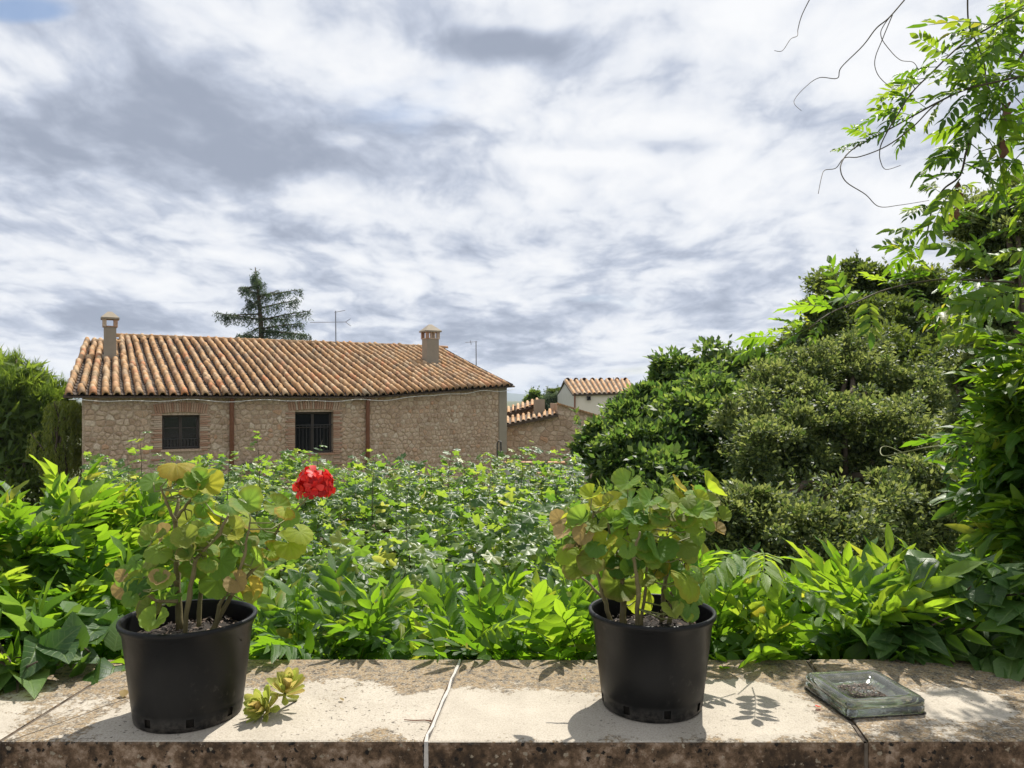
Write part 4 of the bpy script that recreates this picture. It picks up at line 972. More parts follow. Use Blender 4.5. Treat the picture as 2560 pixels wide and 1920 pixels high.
def cedar():
    Y = 40.; k = Y / F; t = thing('cedar_tree', 'dark open-branched conifer standing behind the tiled roof', 'tree', (P(652, 0, Y).x, Y, GZ)); rr = random.Random(4)
    m = MB(); pts = [Vector((t.location.x, Y, GZ)), P(655, 900, Y), P(652, 800, Y), P(645, 730, Y), P(638, 668, Y)]; m.tube(pts, [.28, .16, .12, .07, .02], 7); m.build('trunk', M['bark'], t, True)
    br = [(640, 715, -28, 10), (640, 712, 24, -4), (648, 735, -55, -22), (648, 738, 40, -16), (650, 742, 92, -24), (650, 750, -42, 22), (652, 770, 105, -16), (652, 762, -26, -12), (655, 800, -108, -14), (655, 795, 60, 2), (655, 800, 128, -20),
          (655, 815, -60, 22), (656, 825, 90, 6), (656, 830, 126, 12), (656, 845, -80, -12), (656, 850, 60, 20), (656, 850, 110, 4), (656, 850, -60, 14), (642, 700, 14, -6), (640, 690, -14, 4), (654, 785, -90, 6), (655, 822, 118, -8)]
    pos, yd = [], []
    for (x, y, dx, dy) in br:
        b = MB(); d = rr.uniform(-1.6, 1.6); A = P(x, y, Y); B = P(x + dx, y + dy, Y) + Vector((0, d, 0)); mid = A.lerp(B, .5) + Vector((0, 0, -.10 + .004 * abs(dx) * .3)); L = (B - A).length
        b.tube([A, mid, B], [.05, .035, .012], 5); b.build('branch', M['bark'], t, True)
        n = int(8 + L * 42)
        for i in range(n):
            u = rr.random() ** .8; p = A.lerp(mid, u * 2) if u < .5 else mid.lerp(B, u * 2 - 1); p = p + Vector((rr.gauss(0, .09), rr.gauss(0, .3 * (1.1 - u)), rr.gauss(0, .04)))
            ln = rr.choice((1, 1, 2, 3)); dr = Vector((rr.gauss(0, .25), rr.gauss(0, .25), -1))
            for j in range(ln * 3):
                pos.append(tuple(p + dr * (.055 * j))); yd.append((rr.gauss(0, .9), rr.gauss(0, .9), -.7))
        for i in range(int(L * 30)):
            u = rr.random(); p = A.lerp(mid, u * 2) if u < .5 else mid.lerp(B, u * 2 - 1); pos.append(tuple(p)); yd.append((rr.gauss(0, 1), rr.gauss(0, 1), rr.gauss(0, .5) + .3))
    for i in range(500):
        u = rr.random(); p = P(655 - 16 * u, 860 - 185 * u, Y) + Vector((rr.gauss(0, .28 * (1 - u) + .04), rr.gauss(0, .3), 0)); pos.append(tuple(p)); yd.append((rr.gauss(0, 1), rr.gauss(0, 1), rr.gauss(0, .6)))
    n = len(pos); Ms = frames(np.array(pos), np.array(yd), unit(n), NR.uniform(.10, .20, n)); Ms[:, :3, 0] *= .5
    field('needles', SLEAF, Ms, M['cedar'], t)
cedar()
for (lab, es, Y, mt) in (('pale sage-green tree crown between the barn and the cream house', ((1375, 1010, 40, 26), (1352, 1020, 25, 24), (1400, 1005, 25, 22)), 62., 'sage'),
                         ('dark tree crown behind the gable of the cream house', ((1385, 984, 16, 9), (1402, 981, 12, 8)), 75., 'oak'),
                         ('small dark green tree at the edge of the barn roof', ((1330, 1008, 16, 22), (1338, 992, 8, 14)), 55., 'elm')):
    tree('distant_tree', lab, 'tree', [pxell(*e, Y) for e in es], 70, 150, .28, .16, M[mt])

# ------------------------------------------------------------------ grape vine canopy beyond the wall
def grape_vine():
    g = thing('grape_vine', 'sprawling grape vine with lobed leaves and upright shoots below the stone house', 'vine', (-1.6, 6.0, GZ))
    rr = random.Random(11); Ms = []
    def lim(Y): return (150 + (60 if Y > 5 else 0) - CX) / F * Y, (1470 - (Y - 3.2) * 3 - CX) / F * Y
    def surf(x, y): return -.17 + .13 * math.sin(x * 2.1 + 1) * math.sin(y * 1.7) + .09 * math.sin(x * 5.3 + y * 3.1)
    N = 8200; pos, yd, zd, sc = [], [], [], []
    while len(pos) < N:
        Y = 3.0 + 6.6 * rr.random() ** .8; a, b = lim(Y); x = rr.uniform(a, b); z = surf(x, Y) + min(.14, rr.gauss(-.10, .16)) 
        pos.append((x, Y, z)); yd.append((rr.gauss(0, .8), rr.gauss(-.35, .7), rr.gauss(-.25, .35))); zd.append((rr.gauss(.15, .45), rr.gauss(.0, .5), 1)); sc.append(rr.uniform(.05, .115))
    shoots = [(248, 1165, 1350, 4.6), (348, 1075, 1330, 4.6), (640, 1075, 1300, 5.0), (576, 1130, 1290, 5.6), (806, 1100, 1250, 5.5), (318, 1140, 1300, 5.2), (700, 1150, 1260, 6.0), (880, 1160, 1260, 6.2), (940, 1140, 1300, 5.2), (1035, 1150, 1420, 4.4),
              (1080, 1165, 1280, 6.0), (1135, 1110, 1260, 6.0), (1160, 1150, 1260, 6.5), (1225, 1165, 1280, 6.4), (1300, 1120, 1260, 6.0), (1335, 1105, 1250, 6.5), (1395, 1120, 1240, 6.5), (1420, 1170, 1260, 6.2), (450, 1180, 1300, 5.5), (520, 1165, 1290, 5.8), (1265, 1140, 1250, 7), (990, 1160, 1270, 6.4), (760, 1165, 1270, 6.6)]
    for i in range(60):
        Y = rr.uniform(3.6, 8.8); a, b = lim(Y); x = rr.uniform(a, b) / Y * F + CX; yb = HY + (CAMZ + .2) / Y * F; shoots.append((x, yb - rr.uniform(20, 70), yb + 20, Y))
    for k, (px, y0, y1, Y) in enumerate(shoots):
        A, B = P(px + rr.uniform(-10, 10), y1, Y), P(px, y0, Y); m = MB(); n = 6; bend = Vector((rr.uniform(-.05, .05), rr.uniform(-.08, .08), 0))
        pts = [A.lerp(B, i / n) + bend * math.sin(math.pi * i / n) for i in range(n + 1)]; m.tube(pts, [.004 * (1 - .8 * i / n) for i in range(n + 1)], 5); m.build('shoot', M['vinestem'], g, True)
        L = (B - A).length; j = 0; t = .15
        while t < 1.0:
            p = A.lerp(B, t) + bend * math.sin(math.pi * t); sz = .115 * (1 - .55 * t) * rr.uniform(.8, 1.2); a = rr.uniform(0, 6.28)
            d = Vector((math.cos(a), math.sin(a), rr.uniform(-.2, .5))); pos.append(tuple(p + d * .025)); yd.append(tuple(d + Vector((0, 0, -.1)))); zd.append((rr.gauss(0, .3), rr.gauss(0, .3), 1)); sc.append(sz); t += .034 / L * rr.uniform(.7, 1.5) * (1.4 - .7 * t)
    Ms = frames(np.array(pos), np.array(yd), np.array(zd), np.array(sc))
    # what shows: high and near leaves first
    pz = np.array(pos); key = np.array(sc) / pz[:, 1] * (pz[:, 2] > -.25)
    scatter_leaves(g, GRAPE, GRAPEM, Ms, 300, M['grape'], front=key)
    # canes and the old trunk
    for i in range(16):
        Y = rr.uniform(3.2, 8.5); a, b = lim(Y); x0 = rr.uniform(a, b); pts = [Vector((-1.6, 6.0, -.45))]
        for k in range(1, 6): u = k / 5; pts.append(Vector((-1.6 + (x0 + 1.6) * u + rr.uniform(-.1, .1), 6 + (Y - 6) * u + rr.uniform(-.1, .1), -.42 + rr.uniform(-.06, .12))))
        MB().tube(pts, [.02, .017, .014, .011, .008, .005], 5).build('cane', M['vinestem'], g, True)
    MB().tube([Vector((-1.6, 6, GZ)), Vector((-1.5, 6.1, -3)), Vector((-1.65, 5.95, -1.6)), Vector((-1.6, 6, -.4))], [.07, .055, .05, .035], 8).build('trunk', M['bark'], g, True)
    # lower shaded leaves
    L = 2600; p2 = [];
    for _ in range(L): Y = rr.uniform(2.9, 9.4); a, b = lim(Y); p2.append((rr.uniform(a, b), Y, rr.uniform(-.75, -.32)))
    field('inner_foliage', GRAPE[0], frames(np.array(p2), unit(L), unit(L) * .5 + [0, 0, 1], NR.uniform(.12, .2, L)), M['grape'], g)
    # pergola that carries it
    pg = thing('pergola', 'weathered wooden pergola frame under the grape vine', 'pergola', (-1.6, 6.2, GZ))
    for x, y in ((-3.4, 9.0), (.3, 9.0), (-1.7, 3.4), (.2, 3.4)): MB().box((x - .06, y - .06, GZ), (x + .06, y + .06, -.62)).build('post', M['wood'], pg)
    for y in (3.4, 9.0): MB().box((-3.6 if y > 5 else -1.9, y - .05, -.62), (.45, y + .05, -.5)).build('beam', M['wood'], pg)
    for x in np.arange(-1.8, .5, .55): MB().box((x - .03, 3.2, -.498), (x + .03, 9.2, -.44)).build('rafter', M['wood'], pg)
grape_vine()

# ------------------------------------------------------------------ pinnate-leaved climber (wisteria)
def mass_frames(ells, n, L, outw=.8, upw=.5, fwd=.2, bias=(0, -.25, .35), side=(0, 0, 0), seed=0, inner=0):
    """leaves growing out of a union of ellipsoids"""
    E = np.array(ells); ar = (E[:, 3] * E[:, 4] + E[:, 3] * E[:, 5] + E[:, 4] * E[:, 5]); pr = ar / ar.sum(); pos, yd, zd = [], [], []
    b = np.array(bias); tries = 0
    while len(pos) < n and tries < n * 30:
        tries += 1; e = E[NR.choice(len(E), p=pr)]; d = unit(1)[0] + b; d /= np.linalg.norm(d); p = e[:3] + d * e[3:]
        if any((((p - f[:3]) / f[3:]) ** 2).sum() < .72 for f in E): continue
        pos.append(p); y = d * outw + np.array([0, 0, upw]) + np.array([0, -fwd, 0]) + np.array(side) + NR.normal(size=3) * .38; yd.append(y)
        zd.append(np.array([.1, -.15, .9]) + NR.normal(size=3) * .35 + d * .4)
    pos, yd, zd = map(np.array, (pos, yd, zd)); sc = NR.uniform(L[0], L[1], len(pos)); y = yd / np.linalg.norm(yd, axis=1, keepdims=True)
    return frames(pos - y * (sc * .55)[:, None], yd, zd, sc)
def forward_spray(w, pts, leaves):
    MB().tube(pts, [.005, .004, .003, .0015], 5).build('stem', M['vinestem'], w, True)
    for p, d, sc, k in leaves: place(link('leaf', COMPM[k], w), M4(frames(np.array([p]), np.array([d]), np.array([(.05, -.1, 1)]), [sc])[0]))
def climber(name, label, cat, base, ells, n, L, ninner, stems=(), nobj=300, group=None, shade_tint=False, **kw):
    w = thing(name, label, cat, base, group)
    Ms = mass_frames(ells, n, L, **kw); E = np.array(ells)
    ei = NR.integers(0, len(E), ninner); pc = E[ei, :3] + unit(ninner) * E[ei, 3:] * .8 * NR.random(ninner)[:, None] ** .35
    Mi = frames(pc, unit(ninner) + [0, 0, .3], unit(ninner) * .6 + [0, 0, 1], NR.uniform(L[0], L[1], ninner))
    p = Ms[:, :3, 3]; key = np.concatenate([np.linalg.norm(Ms[:, :3, 1], axis=1) / np.linalg.norm(p, axis=1), np.zeros(ninner)])
    scatter_leaves(w, COMP, COMPD if shade_tint else COMPM, np.concatenate([Ms, Mi]), min(nobj, len(Ms)), M['wisteria_shade' if shade_tint else 'wisteria'], front=key)
    rr = random.Random(len(label))
    for s in stems: MB().tube([Vector(q) for q in s[0]], s[1], 5).build('stem', M['vinestem'], w, True)
    # woody stems threaded through the mass, down to the ground
    b = Vector(base)
    for i in range(7):
        e = E[rr.randrange(len(E))]; q = Vector(e[:3]); pts = [b + Vector((rr.uniform(-.05, .05), rr.uniform(-.05, .05), 0)), Vector((b.x + (q.x - b.x) * .3, b.y + (q.y - b.y) * .4, -1.2)), Vector((b.x + (q.x - b.x) * .7, q.y + .05, -.4)), q, q + Vector((rr.uniform(-.3, .3), rr.uniform(-.2, .2), e[5] * .7))]
        MB().tube(pts, [.022, .018, .012, .008, .003], 5).build('stem', M['vinestem'], w, True)
    return w
climber('wisteria_vine', 'bushy bright green pinnate climber spilling over the coping beside the flowering geranium', 'vine', (-1.6, 2.6, GZ),
        [(-1.66, 2.55, -.10, .36, .4, .40), (-1.22, 2.45, -.26, .27, .33, .34), (-1.8, 2.2, -.22, .36, .36, .36), (-1.38, 2.15, -.2, .22, .2, .22), (-1.08, 2.75, -.40, .3, .3, .32), (-1.62, 3.0, -.06, .32, .3, .38)], 540, (.18, .30), 420, bias=(.25, -.35, .35), side=(.22, -.05, .1))
climber('wisteria_vine', 'low band of bright pinnate leaves along the coping between the two pots', 'vine', (-.2, 2.7, GZ),
        [(x, 2.43 + .06 * math.sin(x * 7), -.33 + .03 * math.sin(x * 5), .30, .33, .26) for x in np.arange(-.85, .75, .22)] + [(x, 2.95, -.38, .3, .3, .26) for x in np.arange(-.9, .8, .3)] + [(x, 2.24, -.10, .10, .09, .09) for x in (-.78, -.60, -.45, -.33, -.10, .02, .15, .24, .42)], 470, (.17, .28), 520, bias=(0, -.25, .5), upw=.6, fwd=.12)
rw = climber('wisteria_vine', 'tall upright lime-green leaves along the coping beyond the glass block', 'vine', (1.2, 2.6, GZ),
        [(x, 2.43, -.29 + .05 * math.sin(x * 6), .30, .30, .29) for x in np.arange(.55, 2.0, .22)] + [(x, 2.9, -.35, .3, .3, .30) for x in np.arange(.6, 2.2, .3)] + [(x, 2.25, -.10, .12, .10, .10) for x in (.55, .70, .86, 1.0, 1.12)], 430, (.22, .33), 460, bias=(0, -.15, .55), upw=.85, fwd=.08)
forward_spray(rw, [Vector((.80, 2.45, -.05)), Vector((.76, 2.25, .16)), Vector((.70, 2.12, .27)), Vector((.62, 2.02, .31))],
    [((.72, 2.14, .26), (-.9, -.35, .1), .22, 1), ((.66, 2.06, .30), (-.2, -.9, .05), .20, 4), ((.76, 2.22, .18), (.6, -.8, .15), .20, 7), ((.62, 2.02, .31), (-.8, -.5, -.05), .2, 2), ((.74, 2.2, .2), (-.9, .0, .3), .2, 9)])
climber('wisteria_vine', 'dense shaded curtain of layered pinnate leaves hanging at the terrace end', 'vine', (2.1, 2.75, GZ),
        [(2.10, 2.6, .80, .32, .36, .28), (2.07, 2.62, .60, .34, .36, .28), (2.06, 2.6, .40, .36, .36, .28), (2.04, 2.6, .20, .36, .34, .28), (1.95, 2.5, -.04, .36, .3, .28), (2.3, 2.7, .5, .3, .4, .7)], 560, (.18, .29), 260, bias=(-.55, -.35, .05), side=(-.45, -.1, -.05), upw=.12, shade_tint=True)

# broad-leaved creeper over the ends of the coping
def creeper(label, base, ells, n, L, seed):
    w = thing('broadleaf_creeper', label, 'creeper', base)
    Ms = mass_frames(ells, n, L, bias=(0, -.5, .2), upw=-.1, fwd=.25)
    scatter_leaves(w, OVATE, OVATEM, Ms, min(300, n), M['ovate']); rr = random.Random(seed)
    for i in range(8):
        e = ells[rr.randrange(len(ells))]; q = Vector(e[:3]); b = Vector(base); MB().tube([b, Vector((b.x, b.y, -.6)), b.lerp(q, .6) * 1 + Vector((0, 0, (q.z - b.z) * .35)), q, q + Vector((rr.uniform(-.2, .2), -e[4], rr.uniform(-.05, .1)))], [.012, .01, .007, .005, .002], 5).build('stem', M['vinestem'], w, True)
creeper('broad dark green leaves drooping on the coping at the left terrace corner', (-1.4, 2.25, GZ), [(-1.35, 2.02, .06, .26, .20, .12), (-1.12, 2.08, .0, .18, .16, .10), (-1.5, 1.86, .04, .22, .18, .13), (-1.22, 1.90, .03, .09, .08, .04)], 150, (.085, .14), 3)
creeper('broad heart-shaped leaves drooping on the coping behind the glass block', (1.5, 2.3, GZ), [(1.28, 2.22, .12, .20, .16, .13), (1.10, 2.14, .04, .13, .10, .06), (1.45, 2.1, .10, .2, .16, .14), (1.35, 2.0, .02, .13, .12, .04)], 150, (.085, .13), 5)

# ------------------------------------------------------------------ climbing sprays and tendrils overhead
def sprays():
    Y = 2.65
    a5 = lambda x, y: (1860 + x * .3375, y * .3375)
    a4 = lambda x, y: (1700 + x * .3888, 500 + y * .3888)
    w = thing('wisteria_spray', 'thin climbing shoots with small pinnate leaves and bare curling tendrils against the sky', 'vine', tuple(P(2600, 200, Y)))
    rr = random.Random(21)
    def path(pts, f, r0, r1, name='stem', dy=0.0, mat='vinestem'):
        q = []
        for i, p in enumerate(pts): u, v = f(*p); q.append(P(u, v, Y + dy + .10 * math.sin(i * .7 + len(pts))))
        # smooth
        out = []
        for i in range(len(q) - 1):
            p0, p1, p2, p3 = q[max(0, i - 1)], q[i], q[i + 1], q[min(len(q) - 1, i + 2)]
            for s in range(6):
                t = s / 6; out.append(.5 * ((2 * p1) + (p2 - p0) * t + (2 * p0 - 5 * p1 + 4 * p2 - p3) * t * t + (3 * p1 - p0 - 3 * p2 + p3) * t ** 3))
        out.append(q[-1]); n = len(out)
        MB().tube(out, [r0 + (r1 - r0) * i / (n - 1) for i in range(n)], 5).build(name, M[mat], w, True); return out
    path([(505, -40), (430, 110), (400, 215), (395, 265), (345, 290), (285, 375), (225, 375)], a5, .0018, .0009, 'tendril')
    path([(1230, -50), (1080, 125), (980, 210), (880, 340), (720, 500), (690, 580), (560, 575), (460, 640), (370, 750), (425, 820)], a5, .0026, .0008, 'tendril')
    path([(1180, 10), (1040, 180), (1015, 270), (1080, 370), (1160, 445), (1250, 460), (1290, 510)], a5, .0018, .001, 'tendril')
    path([(1100, 110), (1030, 280), (970, 440), (990, 550), (1080, 640), (1160, 665), (1330, 600)], a5, .0018, .001, 'tendril')
    A = path([(2200, -10), (2074, 60), (1830, 195), (1600, 340), (1400, 530), (1250, 680), (1150, 830), (1070, 960), (1020, 1060), (1005, 1120), (1010, 1190), (1050, 1255), (1160, 1225)], a5, .004, .001)
    B = path([(2200, 530), (2074, 560), (1850, 610), (1650, 660), (1450, 750), (1250, 860), (1070, 960), (900, 1050), (800, 1110), (735, 1180), (715, 1260), (760, 1350), (900, 1440), (1000, 1530), (1150, 1520), (1370, 1485)], a5, .004, .001)
    path([(1560, 690), (1400, 790), (1250, 940), (1060, 1080), (860, 1160), (745, 1170), (680, 1245), (600, 1260), (575, 1310), (550, 1435)], a5, .0026, .001, 'tendril')
    D = path([(1655, -30), (1665, 180), (1730, 330), (1780, 480), (1800, 620), (1860, 715), (1950, 800)], a5, .003, .0018)
    Es = path([(2200, 150), (2074, 380), (1960, 560), (1860, 715), (1810, 850), (1710, 970), (1650, 1110), (1600, 1300), (1480, 1400), (1400, 1530), (1370, 1659), (1345, 1780), (1300, 1900)], a5, .0055, .002)
    Fs = path([(2150, 530), (1860, 515), (1690, 510), (1500, 535), (1300, 585), (1150, 650), (1000, 710), (900, 770), (830, 825), (780, 840), (700, 890), (610, 885)], a4, .004, .0012)
    H = path([(2150, 1540), (1900, 1560), (1600, 1590), (1450, 1620), (1310, 1646), (1290, 1600), (1330, 1585), (1420, 1620), (1540, 1690), (1600, 1780)], a4, .003, .001, 'tendril', mat='greenstem')
    path([(2060, 560), (1950, 640), (2060, 780), (2074, 860), (2000, 830)], a5, .002, .001, 'tendril'); path([(1860, 1090), (1760, 1120), (1700, 1165)], a5, .002, .001, 'tendril'); path([(1880, 1150), (1800, 1200), (1750, 1245)], a5, .002, .001, 'tendril')
    Ms = []
    def leaf(p, d, sc, z=(0, -.2, .9)):
        d = Vector(d); Ms.append(frames(np.array([p]), np.array([d]), np.array([Vector(z) + Vector((rr.gauss(0, .4), rr.gauss(0, .4), rr.gauss(0, .3)))]), [sc])[0])
    def along(path, t0, t1, n, sc, dirs):
        for i in range(n):
            t = t0 + (t1 - t0) * (i + rr.random()) / n; k = min(len(path) - 1, int(t * (len(path) - 1))); d = Vector(dirs[i % len(dirs)]) + Vector((rr.gauss(0, .3), rr.gauss(0, .4), rr.gauss(0, .3)))
            leaf(path[k], d, sc * rr.uniform(.75, 1.25))
    along(A, .04, .30, 14, .13, [(-.8, -.1, -.3), (-.6, -.2, .4), (.2, -.2, -.8)])
    along(A, .30, .50, 7, .11, [(-.9, 0, -.35), (-.7, -.2, .2)])
    along(B, .04, .36, 15, .12, [(-.7, -.1, .5), (-.5, -.2, -.7), (-.9, 0, .1)])
    along(B, .36, .54, 5, .075, [(-.6, 0, .6), (-.7, 0, -.4)])
    along(D, .3, .9, 8, .14, [(-.5, 0, -.7), (.6, -.2, -.4), (-.8, 0, .1)])
    along(Es, .02, .25, 6, .13, [(.5, -.2, -.5), (-.5, 0, .4)])
    along(Es, .28, .62, 14, .16, [(-.9, -.1, .15), (-.8, -.1, -.3), (.5, -.2, -.6)])
    along(Es, .66, .98, 10, .11, [(-.8, 0, .3), (.7, -.1, .3), (-.7, 0, -.2)])
    # the thick leafy corner where the shoots come from
    for _ in range(20):
        u = rr.uniform(2480, 2680); v = rr.uniform(-40, 260); leaf(P(u, v, Y + rr.uniform(-.2, .25)), (rr.gauss(-.5, .6), rr.gauss(0, .4), rr.gauss(-.2, .6)), rr.uniform(.12, .2))
    for _ in range(16):
        u = rr.uniform(2540, 2680); v = rr.uniform(330, 640); leaf(P(u, v, Y + rr.uniform(-.2, .25)), (rr.gauss(-.8, .5), rr.gauss(0, .4), rr.gauss(-.1, .5)), rr.uniform(.13, .2))
    for _ in range(11):
        u = rr.uniform(2460, 2620); v = rr.uniform(640, 900); leaf(P(u, v, Y + rr.uniform(-.15, .2)), (rr.gauss(-.9, .3), rr.gauss(0, .3), rr.gauss(.1, .4)), rr.uniform(.15, .24))
    nshade = len(Ms)
    along(Fs, .02, .55, 11, .15, [(-.5, 0, .9), (-.9, 0, .45), (-.6, -.2, -.5)])
    along(Fs, .55, .92, 9, .09, [(-.5, 0, .9), (-.9, 0, -.4), (-.9, 0, .3)]); leaf(Fs[-1], (-1, 0, -.4), .13); leaf(Fs[-6], (-.9, 0, .2), .14)
    along(H, .0, .16, 9, .15, [(-.8, 0, .6), (-.9, 0, -.3), (-.9, 0, .1)])
    nyoung = len(Ms) - nshade
    scatter_leaves(w, COMP, COMPD, np.array(Ms[:-nyoung]), 300, M['wisteria_shade']); scatter_leaves(w, COMP, COMPM, np.array(Ms[-nyoung:]), 300, M['wisteria'])
    # dry, curled brown leaves caught on the shoots
    for (x0, y0, x1, y1) in ((1950, 760, 1905, 980), (1900, 1010, 1930, 1210), (1580, 1340, 1600, 1490), (1590, 1490, 1570, 1640)):
        p0, p1 = P(*a5(x0, y0), Y - .02), P(*a5(x1, y1), Y - .02); m = MB(); vs = []; n = 7
        for i in range(n):
            t = i / (n - 1); c = p0.lerp(p1, t) + Vector((rr.uniform(-.006, .006), rr.uniform(-.01, .01), 0)); hw = .017 * math.sin(math.pi * min(.95, t + .08)) * rr.uniform(.5, 1.3); an = rr.uniform(-.8, .8)
            d = Vector((math.cos(an), math.sin(an), rr.uniform(-.3, .3))) * hw; vs += [c - d, c + Vector((0, hw * .7, 0)), c + d]
        m.add(vs, [(3 * i + j, 3 * i + j + 1, 3 * i + j + 4, 3 * i + j + 3) for i in range(n - 1) for j in (0, 1)]).build('dry_leaf', M['drypod'], w, True)
sprays()

# ------------------------------------------------------------------ pots and geraniums
def pot(label, x, y, rot, group):
    p = thing('plant_pot', label, 'pot', (x, y, .0), group)
    H, rb, rt = .218, .113, .1385; n = 96
    def rad(z): return rb + (rt - rb) * z / H
    prof = [(rb - .012, .0005), (rb - .004, .0005), (rb, .004), (rad(.012), .012), (rad(.030), .030), (rad(.036) - .0015, .034), (rad(.038), .038), (rad(.10), .10), (rad(H - .022), H - .022), (rad(H - .02) + .0025, H - .020),
            (rt + .002, H - .012), (rt + .0055, H - .010), (rt + .0070, H - .005), (rt + .0060, H), (rt + .002, H + .0015), (rt - .002, H), (rt - .003, H - .008), (rad(.12) - .003, .12), (rad(.01) - .004, .008), (.001, .007)]
    slots = [int(n * k / 8) for k in range(8)]
    m = MB().lathe(prof, n, lambda i, j: i == 3 and any((j - s) % n in (0, 1) for s in slots))
    o = m.build('pot_body', M['pot'], p, True, world=False); o.rotation_euler.z = rot
    # slot reveals
    # soil
    s = MB(); rs = rad(.172) - .0045; rr = random.Random(int(x * 100)); vs = [(0, 0, .178)]; k = 40
    for q in (.35, .7, 1.0):
        for j in range(k): a = 2 * math.pi * j / k; vs.append((math.cos(a) * rs * q, math.sin(a) * rs * q, .176 + rr.uniform(-.006, .007) - .006 * q))
    s.add(vs, [(0, 1 + j, 1 + (j + 1) % k) for j in range(k)] + [(1 + a * k + j, 1 + (a + 1) * k + j, 1 + (a + 1) * k + (j + 1) % k, 1 + a * k + (j + 1) % k) for a in (0, 1) for j in range(k)])
    s.build('soil', M['soil'], p, False, world=False)
    L = 260; a = NR.uniform(0, 6.28, L); q = rs * .97 * NR.random(L) ** .5; pos = np.stack([x + np.cos(a) * q, y + np.sin(a) * q, np.full(L, .176) + NR.uniform(-.002, .006, L)], 1)
    Ms = frames(pos, unit(L) * [1, 1, .35], unit(L) * .5 + [0, 0, 1], NR.uniform(.006, .022, L)); Ms[:, :3, 0] *= .7
    field('bark_chips', SLEAF, Ms, M['chip'], p)
    return p
q_ = NT('bark_chip'); q_.col(q_.ramp(q_.rnd(), [(0, (.02, .014, .01)), (.6, (.06, .04, .028)), (.9, (.16, .11, .08)), (1, (.3, .24, .19))])); q_.rough(.8); M['chip'] = q_.m
PL, PR = (-.722, 1.719), (.322, 1.772)
pot('black plastic nursery pot with the red-flowering geranium', *PL, .35, 'black nursery pots')
pot('black plastic nursery pot beside the glass block, holding the flowerless geranium', *PR, .05, 'black nursery pots')

